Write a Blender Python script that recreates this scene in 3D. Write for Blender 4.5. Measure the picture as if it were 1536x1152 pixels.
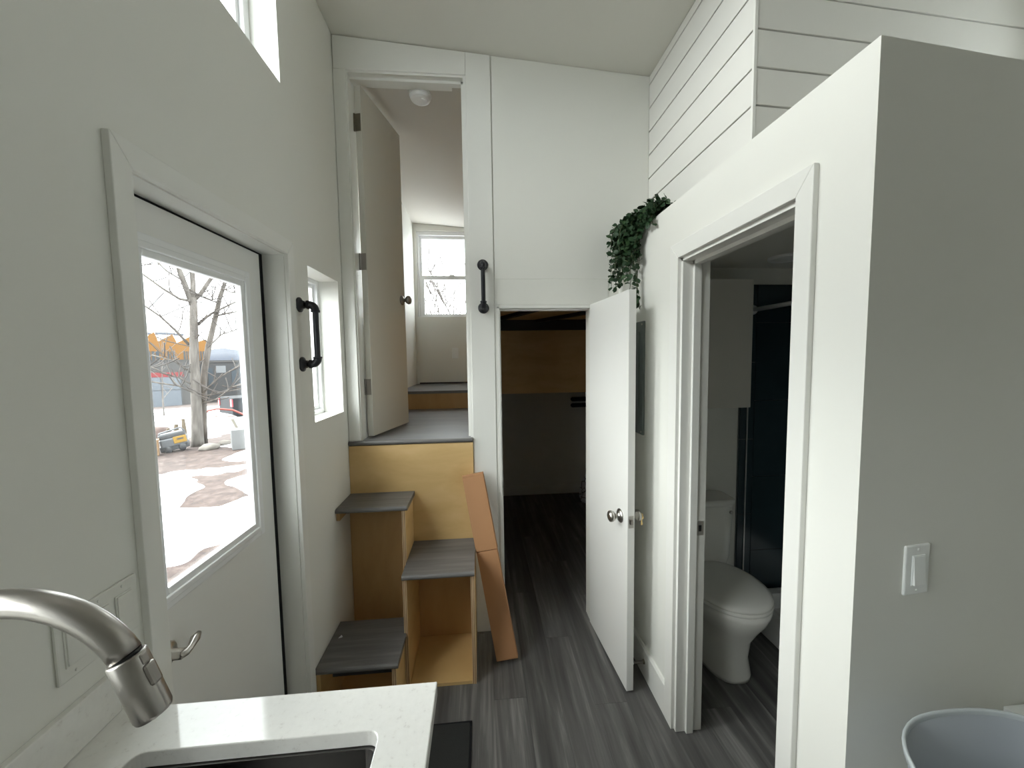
import bpy, bmesh, math, random
from mathutils import Vector, Matrix, noise
random.seed(7)
for o in list(bpy.data.objects): bpy.data.objects.remove(o)
scene = bpy.context.scene
COL = scene.collection
PI = math.pi

# ------------------------------------------------------------------ camera
cam_d = bpy.data.cameras.new('camera'); cam = bpy.data.objects.new('camera', cam_d); COL.objects.link(cam)
cam_d.sensor_width = 36.0; cam_d.lens = 562.95 * 36 / 1536; cam_d.clip_start = 0.02; cam_d.clip_end = 2000
yaw, pitch, roll = .0844, -.0684, -.0145
fw = Vector((math.sin(yaw)*math.cos(pitch), math.cos(yaw)*math.cos(pitch), math.sin(pitch)))
rt = Vector((math.cos(yaw), -math.sin(yaw), 0)); up = rt.cross(fw)
r2 = math.cos(roll)*rt + math.sin(roll)*up; u2 = -math.sin(roll)*rt + math.cos(roll)*up
cam.matrix_world = Matrix(((r2.x, u2.x, -fw.x, 0), (r2.y, u2.y, -fw.y, 0), (r2.z, u2.z, -fw.z, 1.59), (0, 0, 0, 1)))
scene.camera = cam

# ------------------------------------------------------------------ sky and exposure
world = bpy.data.worlds.new('overcast_sky'); scene.world = world; world.use_nodes = True
bg = world.node_tree.nodes['Background']
bg.inputs['Color'].default_value = (0.95, 0.98, 1.0, 1); bg.inputs['Strength'].default_value = 7.5
sun_d = bpy.data.lights.new('veiled_sun', 'SUN'); sun_d.energy = 12.0; sun_d.angle = math.radians(70); sun_d.color = (1.0, .985, .96)
sun = bpy.data.objects.new('veiled_sun', sun_d); COL.objects.link(sun); sun.location = (-8, -3, 6)
sun.rotation_euler = Vector((-.80, -.17, .56)).to_track_quat('Z', 'Y').to_euler()
vs = scene.view_settings
vs.view_transform = 'Standard'; vs.look = 'None'; vs.gamma = 1.0; vs.use_curve_mapping = False
vs.exposure = 0.2
scene.cycles.max_bounces = 14; scene.cycles.diffuse_bounces = 10; scene.cycles.transparent_max_bounces = 12

# ------------------------------------------------------------------ key dimensions
XL, XR, YB = -.7234, .7947, 2.108         # left wall, bathroom wall, far wall
XO = -.875                                # outer skin of the left wall
XH, YH = 2.20, -2.3                       # right house wall, wall behind the camera
YF = 4.40                                 # far end of the house
YP = .713                                 # bathroom wall facing the kitchen
ZP = 2.21                                 # top of the bathroom walls
def zc(x): return 3.2555 - .0745*(x - XL) # sloped ceiling

# windows in the left wall: (y0, y1, z0, z1)
W_SMALL = (1.695, 2.040, 1.322, 1.997)
W_UPPER = (.05, 1.545, 2.630, 3.17)
W_KITCH = (-.20, .44, 1.15, 1.72)  # out-of-view window, added and sized for the daylight it lets in
W_BED = (2.36, 2.60, 2.02, 2.85)
DOOR_OP = (.868, 1.500, -.2, 1.992)

def portal(name, loc, rot, sx, sy):
    d = bpy.data.lights.new(name, 'AREA'); d.shape = 'RECTANGLE'; d.size = sx; d.size_y = sy
    d.cycles.is_portal = True
    o = bpy.data.objects.new(name, d); COL.objects.link(o); o.location = loc; o.rotation_euler = rot
for n, (y0, y1, z0, z1) in (('portal_a', W_SMALL), ('portal_b', W_UPPER), ('portal_c', W_KITCH), ('portal_e', W_BED), ('portal_f', (.96, 1.36, 1.0, 1.86))):
    portal(n, (XO-.03, (y0+y1)/2, (z0+z1)/2), (0, -PI/2, 0), z1-z0, y1-y0)

# ================================================================== materials
def new_mat(name):
    m = bpy.data.materials.new(name); m.use_nodes = True
    return m, m.node_tree.nodes, m.node_tree.links, m.node_tree.nodes['Principled BSDF']
def plain(name, col, rough=.5, metal=0., spec=.5, bump=0., bscale=200., var=0., coat=0.):
    m, N, L, b = new_mat(name)
    b.inputs['Base Color'].default_value = (*col, 1); b.inputs['Roughness'].default_value = rough
    b.inputs['Metallic'].default_value = metal; b.inputs['Specular IOR Level'].default_value = spec
    b.inputs['Coat Weight'].default_value = coat
    tc = N.new('ShaderNodeTexCoord'); nz = N.new('ShaderNodeTexNoise')
    nz.inputs['Scale'].default_value = bscale; nz.inputs['Detail'].default_value = 3
    L.new(tc.outputs['Object'], nz.inputs['Vector'])
    if bump:
        bp = N.new('ShaderNodeBump'); bp.inputs['Strength'].default_value = bump; bp.inputs['Distance'].default_value = .002
        L.new(nz.outputs['Fac'], bp.inputs['Height']); L.new(bp.outputs['Normal'], b.inputs['Normal'])
    if var:
        n2 = N.new('ShaderNodeTexNoise'); n2.inputs['Scale'].default_value = 6; n2.inputs['Detail'].default_value = 4
        L.new(tc.outputs['Object'], n2.inputs['Vector'])
        mx = N.new('ShaderNodeMix'); mx.data_type = 'RGBA'
        mx.inputs[6].default_value = (*[c*(1-var) for c in col], 1); mx.inputs[7].default_value = (*[min(1, c*(1+var)) for c in col], 1)
        L.new(n2.outputs['Fac'], mx.inputs[0]); L.new(mx.outputs[2], b.inputs['Base Color'])
    return m
def ramp(N, stops):
    r = N.new('ShaderNodeValToRGB'); e = r.color_ramp.elements
    while len(e) < len(stops): e.new(.5)
    for i, (p, c) in enumerate(stops): e[i].position = p; e[i].color = (*c, 1)
    return r
def mapped(N, L, scale, src='Object', rnd=False):
    tc = N.new('ShaderNodeTexCoord'); mp = N.new('ShaderNodeMapping'); mp.inputs['Scale'].default_value = scale
    L.new(tc.outputs[src], mp.inputs['Vector'])
    if rnd:
        oi = N.new('ShaderNodeObjectInfo'); mu = N.new('ShaderNodeMath'); mu.operation = 'MULTIPLY'; mu.inputs[1].default_value = 57.
        L.new(oi.outputs['Random'], mu.inputs[0]); cx = N.new('ShaderNodeCombineXYZ')
        for i in range(3): L.new(mu.outputs[0], cx.inputs[i])
        L.new(cx.outputs[0], mp.inputs['Location'])
        return mp, oi
    return mp, None
def wood(name, scale, stops, rough=.5, bump=.15, rnd=False, var=.25, spec=.5):
    m, N, L, b = new_mat(name)
    mp, oi = mapped(N, L, scale, rnd=rnd)
    nz = N.new('ShaderNodeTexNoise'); nz.inputs['Scale'].default_value = 1; nz.inputs['Detail'].default_value = 8; nz.inputs['Roughness'].default_value = .62; nz.inputs['Distortion'].default_value = .4
    L.new(mp.outputs[0], nz.inputs['Vector']); r = ramp(N, stops); L.new(nz.outputs['Fac'], r.inputs['Fac'])
    out = r.outputs['Color']
    if rnd:
        mr = N.new('ShaderNodeMapRange'); mr.inputs['To Min'].default_value = 1-var; mr.inputs['To Max'].default_value = 1+var
        L.new(oi.outputs['Random'], mr.inputs['Value'])
        hs = N.new('ShaderNodeHueSaturation'); L.new(mr.outputs[0], hs.inputs['Value']); L.new(out, hs.inputs['Color']); out = hs.outputs['Color']
    L.new(out, b.inputs['Base Color']); b.inputs['Roughness'].default_value = rough; b.inputs['Specular IOR Level'].default_value = spec
    bp = N.new('ShaderNodeBump'); bp.inputs['Strength'].default_value = bump; bp.inputs['Distance'].default_value = .0015
    L.new(nz.outputs['Fac'], bp.inputs['Height']); L.new(bp.outputs['Normal'], b.inputs['Normal'])
    return m

M = {}
M['wall'] = plain('white_wall_paint', (.785, .785, .745), .55, spec=.3, bump=.06, bscale=90)
M['ceiling'] = plain('ceiling_paint', (.75, .74, .69), .7, spec=.2, bump=.05, bscale=60)
M['trowel'] = plain('bedroom_ceiling_texture', (.63, .60, .56), .7, spec=.2, bump=.5, bscale=14)
M['trim'] = plain('white_semigloss_trim', (.80, .80, .77), .32, spec=.5, bump=.03, bscale=120)
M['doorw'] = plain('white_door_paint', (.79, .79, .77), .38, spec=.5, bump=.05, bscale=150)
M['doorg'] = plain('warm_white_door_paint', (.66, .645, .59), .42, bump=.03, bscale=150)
M['shiplap'] = plain('shiplap_paint', (.77, .765, .735), .5, spec=.35, bump=.05, bscale=60)
M['gap'] = plain('joint_shadow_backing', (.14, .135, .12), .9, spec=.1)
M['vinyl'] = plain('white_window_vinyl', (.84, .85, .86), .35)
M['rubber'] = plain('black_weatherstrip', (.008, .008, .010), .6, spec=.2)
M['black_pipe'] = plain('black_iron_pipe', (.010, .011, .016), .42, metal=.0, spec=.5, bump=.15, bscale=300)
M['nickel'] = plain('brushed_nickel', (.52, .50, .47), .28, metal=1, bump=.02, bscale=400)
M['dnickel'] = plain('dark_satin_nickel', (.34, .32, .30), .3, metal=1)
M['steel'] = plain('brushed_steel', (.42, .40, .375), .33, metal=1, bump=.03, bscale=500)
M['seam'] = plain('black_seam', (.01, .01, .01), .5)
M['brass'] = plain('brass_key', (.75, .55, .25), .3, metal=1)
M['hinge'] = plain('bronze_hinge', (.20, .18, .14), .4, metal=1)
M['floor'] = wood('grey_vinyl_plank', (22, 1.1, 20), [(.30, (.060, .058, .057)), (.48, (.100, .097, .095)), (.56, (.130, .127, .123)), (.68, (.235, .230, .222))], .42, .10, rnd=True, var=.18)
M['tread'] = wood('grey_vinyl_tread', (1.8, 30, 20), [(.25, (.078, .075, .075)), (.5, (.125, .121, .119)), (.78, (.20, .194, .188))], .42, .10)
M['loftfloor'] = wood('grey_loft_vinyl', (3, 14, 10), [(.25, (.11, .113, .12)), (.5, (.15, .153, .16)), (.78, (.20, .202, .21))], .38, .05)
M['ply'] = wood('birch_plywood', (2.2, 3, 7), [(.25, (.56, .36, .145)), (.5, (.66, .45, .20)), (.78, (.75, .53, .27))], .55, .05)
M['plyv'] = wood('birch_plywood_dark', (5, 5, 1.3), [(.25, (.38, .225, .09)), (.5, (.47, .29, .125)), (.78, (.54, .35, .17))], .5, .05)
M['beam'] = plain('dark_steel_beam', (.03, .03, .032), .6)
M['card'] = plain('brown_cardboard', (.42, .225, .115), .75, spec=.2, bump=.08, bscale=40, var=.07)
M['mat'] = plain('charcoal_doormat', (.035, .036, .035), .95, spec=.1, bump=.9, bscale=260)
M['ceramic'] = plain('white_ceramic', (.86, .86, .83), .12, spec=.6)
M['seat'] = plain('toilet_seat_plastic', (.86, .86, .83), .22)
M['acrylic'] = plain('shower_pan_acrylic', (.74, .75, .76), .25)
M['cabinet'] = plain('white_cabinet', (.72, .70, .65), .45)
M['tile'] = plain('dark_teal_tile', (.022, .040, .048), .18, spec=.5, bump=.05, bscale=30, var=.2)
M['grout'] = plain('grey_grout', (.16, .175, .18), .9)
M['panelgrey'] = plain('grey_electrical_panel', (.155, .185, .18), .4, var=.05)
M['plate'] = plain('white_switch_plastic', (.86, .88, .88), .3)
M['plateg'] = plain('grey_white_plate', (.75, .75, .71), .35)
M['leaf'] = plain('dark_ivy_leaf', (.022, .055, .022), .5, spec=.4, var=.3)
M['leaf2'] = plain('mid_ivy_leaf', (.038, .085, .030), .5, spec=.4, var=.3)
M['stem'] = plain('vine_stem', (.05, .07, .025), .7)
M['pot'] = plain('dark_planter', (.03, .026, .022), .7)
M['tub'] = plain('translucent_grey_tub', (.33, .36, .40), .38)
M['tubrim'] = plain('pale_tub_rim', (.48, .52, .54), .35)
M['sinkm'] = plain('brushed_sink_steel', (.17, .165, .16), .33, metal=1, bump=.05, bscale=300)
M['blackpad'] = plain('black_foam', (.008, .008, .009), .6)

m, N, L, b = new_mat('white_quartz'); M['quartz'] = m
mp, _ = mapped(N, L, (1, 1, 1)); nz = N.new('ShaderNodeTexNoise'); nz.inputs['Scale'].default_value = 70; nz.inputs['Detail'].default_value = 6; nz.inputs['Roughness'].default_value = .7
L.new(mp.outputs[0], nz.inputs['Vector']); r = ramp(N, [(.34, (.70, .685, .66)), (.41, (.785, .78, .755)), (.7, (.82, .815, .79))]); L.new(nz.outputs['Fac'], r.inputs['Fac'])
L.new(r.outputs['Color'], b.inputs['Base Color']); b.inputs['Roughness'].default_value = .06; b.inputs['Specular IOR Level'].default_value = .55

m, N, L, b = new_mat('plywood_edge_layers'); M['plyedge'] = m
mp, _ = mapped(N, L, (1, 1, 1), 'Generated'); sp = N.new('ShaderNodeSeparateXYZ'); L.new(mp.outputs[0], sp.inputs[0])
nz = N.new('ShaderNodeTexNoise'); nz.inputs['Scale'].default_value = 9; L.new(mp.outputs[0], nz.inputs['Vector'])
ad = N.new('ShaderNodeMath'); ad.operation = 'MULTIPLY_ADD'; ad.inputs[1].default_value = .10; L.new(nz.outputs['Fac'], ad.inputs[0]); L.new(sp.outputs[0], ad.inputs[2])
r = ramp(N, [(.0, (.62, .46, .29)), (.22, (.62, .46, .29)), (.26, (.24, .13, .06)), (.42, (.30, .17, .08)), (.46, (.62, .46, .29)), (.66, (.62, .46, .29)), (.70, (.24, .13, .06)), (.85, (.30, .17, .08)), (.9, (.6, .44, .27))])
L.new(ad.outputs[0], r.inputs['Fac']); L.new(r.outputs['Color'], b.inputs['Base Color']); b.inputs['Roughness'].default_value = .7

m, N, L, b = new_mat('clear_window_glass'); M['glass'] = m
N.remove(b); tr = N.new('ShaderNodeBsdfTransparent'); tr.inputs[0].default_value = (.96, .98, .97, 1); gl = N.new('ShaderNodeBsdfGlossy'); gl.inputs['Roughness'].default_value = .02
mx = N.new('ShaderNodeMixShader'); mx.inputs[0].default_value = .04
L.new(tr.outputs[0], mx.inputs[1]); L.new(gl.outputs[0], mx.inputs[2]); L.new(mx.outputs[0], N['Material Output'].inputs['Surface'])

m, N, L, b = new_mat('patterned_bedding'); M['pattern'] = m
mp, _ = mapped(N, L, (1, 1, 1)); nz = N.new('ShaderNodeTexVoronoi'); nz.feature = 'DISTANCE_TO_EDGE'; nz.inputs['Scale'].default_value = 14
L.new(mp.outputs[0], nz.inputs['Vector']); r = ramp(N, [(.03, (.08, .085, .1)), (.07, (.62, .64, .68))]); L.new(nz.outputs['Distance'], r.inputs['Fac']); L.new(r.outputs['Color'], b.inputs['Base Color'])

# outdoor materials
M['snow'] = plain('old_snow', (.62, .64, .68), .7, bump=.3, bscale=8)
m, N, L, b = new_mat('reddish_mulch_ground'); M['ground'] = m
mp, _ = mapped(N, L, (1, 1, 1)); nz = N.new('ShaderNodeTexNoise'); nz.inputs['Scale'].default_value = 5; nz.inputs['Detail'].default_value = 10; nz.inputs['Roughness'].default_value = .75
L.new(mp.outputs[0], nz.inputs['Vector']); r = ramp(N, [(.3, (.013, .008, .007)), (.5, (.042, .027, .023)), (.68, (.085, .064, .057))]); L.new(nz.outputs['Fac'], r.inputs['Fac']); L.new(r.outputs['Color'], b.inputs['Base Color']); b.inputs['Roughness'].default_value = .95
M['bark'] = wood('grey_tree_bark', (14, 14, 3), [(.3, (.036, .030, .026)), (.5, (.070, .061, .054)), (.7, (.110, .099, .089))], .9, .8)
M['twig'] = plain('grey_twig', (0.060, 0.052, 0.048), .9)
M['orange'] = plain('orange_siding', (0.150, 0.067, 0.011), .8)
M['greybld'] = plain('grey_siding', (0.053, 0.051, 0.051), .8)
M['dkbld'] = plain('dark_grey_siding', (0.037, 0.038, 0.040), .8)
M['redpaint'] = plain('red_band_paint', (0.140, 0.015, 0.017), .6)
M['gdoor'] = plain('pale_overhead_door', (0.092, 0.105, 0.122), .6)
M['mullion'] = plain('dark_mullion', (.045, .045, .048), .6)
M['solar'] = plain('solar_panel', (0.049, 0.059, 0.081), .25)
M['offglass'] = plain('building_window', (.04, .05, .06), .5, spec=.2)
M['sign'] = plain('white_sign_board', (0.119, 0.126, 0.133), .6)
M['hill'] = plain('blue_snowy_hill', (.022, .028, .042), .9, var=.35)
M['boulder'] = plain('reddish_boulder', (0.068, 0.046, 0.040), .9, bump=.5, bscale=12, var=.3)
M['rock'] = plain('pale_rock', (0.124, 0.112, 0.099), .9, bump=.4, bscale=14, var=.25)
M['concrete'] = plain('concrete', (0.105, 0.105, 0.105), .9, bump=.2, bscale=40)
M['yellow'] = plain('yellow_plastic', (0.187, 0.104, 0.006), .5)
M['machdark'] = plain('dark_grey_plastic', (0.027, 0.028, 0.031), .5)
M['machgrey'] = plain('grey_plastic', (0.060, 0.063, 0.069), .5)
M['tanbox'] = plain('tan_box', (0.143, 0.088, 0.046), .8)
M['log'] = plain('split_firewood', (0.096, 0.075, 0.051), .9, var=.3)
M['redtube'] = plain('red_tube', (0.180, 0.030, 0.021), .5)
M['truck'] = plain('black_car_paint', (0.011, 0.012, 0.014), .7, spec=.15)
M['tail'] = plain('red_tail_lamp', (.25, .02, .025), .3)
M['lumber'] = plain('pale_lumber', (0.140, 0.126, 0.105), .8)

# ================================================================== helpers
WM = {}
def obj(name, bm, mat, parent=None, smooth=False, bevel=0., seg=2):
    """link one bmesh (world coordinates) as ONE mesh object"""
    if parent is not None:
        bm.transform(WM[parent].inverted())
    bmesh.ops.recalc_face_normals(bm, faces=bm.faces)
    me = bpy.data.meshes.new(name); bm.to_mesh(me); bm.free()
    me.materials.append(M[mat] if isinstance(mat, str) else mat)
    if smooth:
        for p in me.polygons: p.use_smooth = True
    o = bpy.data.objects.new(name, me); COL.objects.link(o)
    WM[o] = Matrix.Identity(4)
    if parent is not None: o.parent = parent; WM[o] = WM[parent]
    if bevel:
        md = o.modifiers.new('bevel', 'BEVEL'); md.width = bevel; md.segments = seg; md.limit_method = 'ANGLE'; md.angle_limit = math.radians(40)
    return o
def tag(o, label, cat, group=None, kind=None):
    o['label'] = label; o['category'] = cat
    if group: o['group'] = group
    if kind: o['kind'] = kind
    return o
def thing(name, label, cat, loc=(0, 0, 0), rotz=0, group=None, kind=None):
    o = bpy.data.objects.new(name, None); COL.objects.link(o); o.empty_display_size = .05
    o.location = loc; o.rotation_euler = (0, 0, rotz)
    WM[o] = Matrix.Translation(loc) @ Matrix.Rotation(rotz, 4, 'Z')
    return tag(o, label, cat, group, kind)
def B(): return bmesh.new()
def box(bm, x0, x1, y0, y1, z0, z1, mtx=None):
    v = [bm.verts.new((x, y, z)) for x in (x0, x1) for y in (y0, y1) for z in (z0, z1)]
    for q in ((0, 1, 3, 2), (4, 6, 7, 5), (0, 4, 5, 1), (2, 3, 7, 6), (0, 2, 6, 4), (1, 5, 7, 3)): bm.faces.new([v[i] for i in q])
    if mtx is not None: bmesh.ops.transform(bm, matrix=mtx, verts=v)
    return bm
def bx(x0, x1, y0, y1, z0, z1, mtx=None): return box(B(), x0, x1, y0, y1, z0, z1, mtx)
def prism(pts, axis, a0, a1, bm=None):
    """polygon in the two other axes (in xyz order) extruded along axis"""
    bm = bm or B()
    def P(p, a):
        return {'x': (a, p[0], p[1]), 'y': (p[0], a, p[1]), 'z': (p[0], p[1], a)}[axis]
    A = [bm.verts.new(P(p, a0)) for p in pts]; C = [bm.verts.new(P(p, a1)) for p in pts]
    bm.faces.new(A); bm.faces.new(C[::-1]); n = len(pts)
    for i in range(n): bm.faces.new((A[i], A[(i+1) % n], C[(i+1) % n], C[i]))
    return bm
def tube(bm, pts, rad, seg=12, cap=True):
    """tube along a polyline; rad a number or a list"""
    pts = [Vector(p) for p in pts]; n = len(pts)
    rads = rad if isinstance(rad, (list, tuple)) else [rad]*n
    t0 = (pts[1]-pts[0]).normalized()
    ref = Vector((0, 0, 1)) if abs(t0.z) < .9 else Vector((1, 0, 0))
    u = t0.cross(ref).normalized(); rings = []
    for i in range(n):
        t = (pts[min(i+1, n-1)]-pts[max(i-1, 0)]).normalized()
        u = (u - t*u.dot(t)).normalized(); w = t.cross(u)
        rings.append([bm.verts.new(pts[i] + rads[i]*(math.cos(2*PI*k/seg)*u + math.sin(2*PI*k/seg)*w)) for k in range(seg)])
    for a, c in zip(rings, rings[1:]):
        for k in range(seg): bm.faces.new((a[k], a[(k+1) % seg], c[(k+1) % seg], c[k]))
    if cap: bm.faces.new(rings[0][::-1]); bm.faces.new(rings[-1])
    return bm
def lathe(bm, prof, seg=24, mtx=None):
    """profile [(r, h)] revolved about local Z"""
    rings = []
    for r_, h in prof:
        if r_ < 1e-6: rings.append([bm.verts.new((0, 0, h))])
        else: rings.append([bm.verts.new((r_*math.cos(2*PI*k/seg), r_*math.sin(2*PI*k/seg), h)) for k in range(seg)])
    for a, c in zip(rings, rings[1:]):
        for k in range(seg):
            q = [a[k % len(a)], a[(k+1) % len(a)], c[(k+1) % len(c)], c[k % len(c)]]
            q = list(dict.fromkeys(q))
            if len(q) > 2: bm.faces.new(q)
    vs_ = [v for rg in rings for v in rg]
    if mtx is not None: bmesh.ops.transform(bm, matrix=mtx, verts=vs_)
    return bm
def aim(loc, d):
    """matrix that takes local Z to direction d at loc"""
    return Matrix.Translation(loc) @ Vector(d).to_track_quat('Z', 'Y').to_matrix().to_4x4()
def loft(bm, rings, cap=True):
    R = [[bm.verts.new(p) for p in rg] for rg in rings]; n = len(R[0])
    for a, c in zip(R, R[1:]):
        for k in range(n): bm.faces.new((a[k], a[(k+1) % n], c[(k+1) % n], c[k]))
    if cap: bm.faces.new(R[0][::-1]); bm.faces.new(R[-1])
    return bm
def sup(cx, cy, z, a, b_, e=2., n=40):
    out = []
    for k in range(n):
        t = 2*PI*k/n; c, s = math.cos(t), math.sin(t)
        out.append((cx + a*math.copysign(abs(c)**(2/e), c), cy + b_*math.copysign(abs(s)**(2/e), s), z))
    return out
def wall(bm, axis, a0, a1, u0, u1, z0, z1, holes):
    """slab normal to axis between a0 and a1 with rectangular holes (u0,u1,z0,z1)"""
    us = sorted({u0, u1, *[h[0] for h in holes], *[h[1] for h in holes]}); zs = sorted({z0, z1, *[h[2] for h in holes], *[h[3] for h in holes]})
    us = [u for u in us if u0 <= u <= u1]; zs = [z for z in zs if z0 <= z <= z1]
    for i in range(len(us)-1):
        run = None
        cells = []
        for j in range(len(zs)-1):
            um, zm = (us[i]+us[i+1])/2, (zs[j]+zs[j+1])/2
            cells.append(not any(h[0] < um < h[1] and h[2] < zm < h[3] for h in holes))
        j = 0
        while j < len(cells):
            if cells[j]:
                k = j
                while k+1 < len(cells) and cells[k+1]: k += 1
                if axis == 'x': box(bm, a0, a1, us[i], us[i+1], zs[j], zs[k+1])
                else: box(bm, us[i], us[i+1], a0, a1, zs[j], zs[k+1])
                j = k+1
            else: j += 1
    return bm
def struct(name, bm, mat, label, cat, **kw):
    return tag(obj(name, bm, mat, **kw), label, cat, kind='structure')

# ================================================================== the shell
sub = struct('floor', bx(XO, XH+.15, YH-.15, YF+.15, -.10, -.006), 'beam', 'grey wood-look vinyl plank floor running towards the dark closet', 'floor')
PW, PL = .152, 1.22
ix = 0; x = XL
while x < XH-.01:
    x1 = min(x+PW, XH); y = YH - (ix*.43 % PL)
    while y < YF:
        ya, yb = max(y, YH), min(y+PL, YF)
        if yb-ya > .02:
            obj('plank', bx(x+.0004, x1-.0004, ya+.0004, yb-.0004, -.006, 0), 'floor', sub)
        y += PL
    x = x1; ix += 1

struct('wall_left', wall(B(), 'x', XO, XL, YH-.15, YF+.15, -.1, 3.275, [DOOR_OP, W_SMALL, W_UPPER, W_KITCH, W_BED]), 'wall', 'white wall holding the glazed entry door and the small windows', 'wall')
W_RIGHT = (.78, 1.16, 2.30, 2.78)
struct('wall_right', wall(B(), 'x', XH, XH+.15, YH-.15, YF+.15, -.1, 3.3, [W_RIGHT]), 'wall', 'white outer house wall behind the bathroom', 'wall')
struct('wall_kitchen_end', bx(XL, XH, YH-.15, YH, -.1, 3.275), 'wall', 'white end wall of the kitchen opposite the stairs', 'wall')
W_END = (-.690, .0, 2.076, 3.035)
struct('wall_bedroom_end', wall(B(), 'y', YF, YF+.15, XL, XH, -.1, 3.275, [W_END]), 'wall', 'white bedroom end wall under the double-hung window', 'wall')
LD = (-.655, -.049, 1.08, 3.09); CD = (.107, .633, -.2, 1.876)
struct('wall_back', wall(B(), 'y', YB, YB+.10, XL, XH, -.1, 3.275, [LD, CD]), 'wall', 'tall white wall with the loft doorway and the closet doorway', 'wall')
# ceiling, sloping gently to the right
bm = prism([(XO, zc(XO)), (XH+.15, zc(XH+.15)), (XH+.15, zc(XH+.15)+.15), (XO, zc(XO)+.15)], 'y', YH-.15, YB+.05)
struct('ceiling', bm, 'ceiling', 'smooth white sloped ceiling above the stairs and kitchen', 'ceiling')
def zb(x): return 3.118 - .07*(x - XL)
bm = prism([(XO, zb(XO)), (XH+.15, zb(XH+.15)), (XH+.15, zb(XH+.15)+.2), (XO, zb(XO)+.2)], 'y', YB+.05, YF+.15)
struct('ceiling_bedroom', bm, 'trowel', 'textured ceiling of the loft bedroom with a round smoke alarm', 'ceiling')

# bathroom walls
BO = (.888, 1.437, -.2, 1.972)
KF, KS = .10, .065                        # the two kitchen-facing faces run slightly away from square
def yf(x): return YP + KF*(x-XR)
struct('wall_bathroom_side', wall(B(), 'x', XR, XR+.10, YP+.10, YB, -.006, ZP, [BO]), 'wall', 'bright white bathroom wall with the open doorway', 'wall')
struct('wall_bathroom_front', prism([(XR, YP), (XH, yf(XH)), (XH, yf(XH)+.10), (XR+.10, yf(XR+.10)+.10), (XR+.10, YP+.10), (XR, YP+.10)], 'z', -.006, ZP), 'wall', 'shaded white bathroom wall with the single light switch', 'wall')
struct('ceiling_bathroom', prism([(XR+.10, yf(XR+.10)+.10), (XH, yf(XH)+.10), (XH, YB), (XR+.10, YB)], 'z', 2.095, ZP), 'ceiling', 'low ceiling slab over the bathroom', 'ceiling')

# shiplap storage loft box above the bathroom
XS, YS = .9632, 1.289
def ys(x): return YS + KS*(x-XS)
zs_ = [ZP, 2.332, 2.457, 2.582, 2.708, 2.833, 2.958, 3.083]
s1 = struct('wall_loft_side', prism([(YS+.095, ZP), (YB, ZP), (YB, zc(XS)), (YS+.095, zc(XS))], 'x', XS+.012, XS+.09), 'gap', 'white shiplap side of the storage box above the bathroom', 'wall')
s2 = struct('wall_loft_front', prism([(XS+.011, ys(XS+.011)+.012), (XH, ys(XH)+.012), (XH, ys(XH)+.09), (XS+.013, ys(XS)+.09)], 'z', ZP, 3.06), 'gap', 'white shiplap front of the storage box above the bathroom', 'wall')
for i in range(8):
    z0 = zs_[i] + .0032; z1 = (zs_[i+1] if i < 7 else zc(XS)) - .0032
    obj('plank', bx(XS, XS+.012, YS+.009, YB, z0, z1), 'shiplap', s1, bevel=.002)
    bm = prism([(XS+.009, ys(XS+.009)), (XH, ys(XH)), (XH, ys(XH)+.012), (XS+.009, ys(XS+.009)+.012)], 'z', z0, z1)
    if i >= 6:
        for v in bm.verts: v.co.z = min(v.co.z, zc(v.co.x)-.002)
    obj('plank', bm, 'shiplap', s2, bevel=.002)
struct('trim_1', bx(XS-.002, XS+.008, YS-.002, YS+.008, ZP, zc(XS)-.003), 'trim', 'slim white corner bead of the shiplap box', 'trim')

# loft levels
struct('floor_landing', bx(XL, .05, YB+.001, 3.38, 1.10, 1.149), 'loftfloor', 'grey vinyl landing inside the loft doorway', 'floor')
struct('floor_bedroom', bx(XL, .05, 3.375, YF, 1.286, 1.311), 'loftfloor', 'raised grey bedroom floor one step above the landing', 'floor')
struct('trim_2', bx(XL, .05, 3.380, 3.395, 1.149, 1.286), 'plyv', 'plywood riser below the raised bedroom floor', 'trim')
struct('gap_strip_bedroom', bx(-.69, .05, YF-.03, YF-.001, 1.311, 1.326), 'beam', 'thin black strip standing in for the dark gap at the foot of the bedroom end wall', 'baseboard')  # black strip drawn for the dark gap; this wall has no baseboard
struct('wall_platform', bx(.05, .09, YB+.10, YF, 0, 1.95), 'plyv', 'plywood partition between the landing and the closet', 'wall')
struct('ceiling_closet', bx(.09, XH, YB+.10, YF, 1.93, 1.96), 'ply', 'plywood underside of the sleeping platform seen in the closet', 'ceiling')
struct('wall_closet_header', bx(.09, XH, 3.42, 3.44, 1.265, 1.93), 'ply', 'plywood panel hanging across the top of the dark closet', 'wall')
struct('wall_closet_end', bx(.09, XH, 4.26, 4.36, -.006, 1.93), 'wall', 'grey end wall at the back of the dark closet', 'wall')
struct('baseboard_closet', bx(.09, XH, 4.245, 4.26, 0, .10), 'trim', 'dim baseboard at the back of the dark closet', 'baseboard')
t = thing('trim_3', 'dark steel beams under the sleeping platform in the closet', 'beam', (.6, 2.8, 1.80), kind='structure')
obj('cross_beam', bx(.09, XH, 3.35, 3.42, 1.84, 1.93), 'beam', t)
for xa, xb in ((.10, .50), (.52, 1.02), (.95, 1.5)):
    bm = B(); d = Vector((xb-xa, 3.35-2.21, 0)); L_ = d.length; ang = math.atan2(d.y, d.x)
    box(bm, 0, L_, -.025, .025, 1.905, 1.93, Matrix.Translation((xb, 2.215, 0)) @ Matrix.Rotation(PI-ang, 4, 'Z'))
    obj('joist', bm, 'beam', t)

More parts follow.
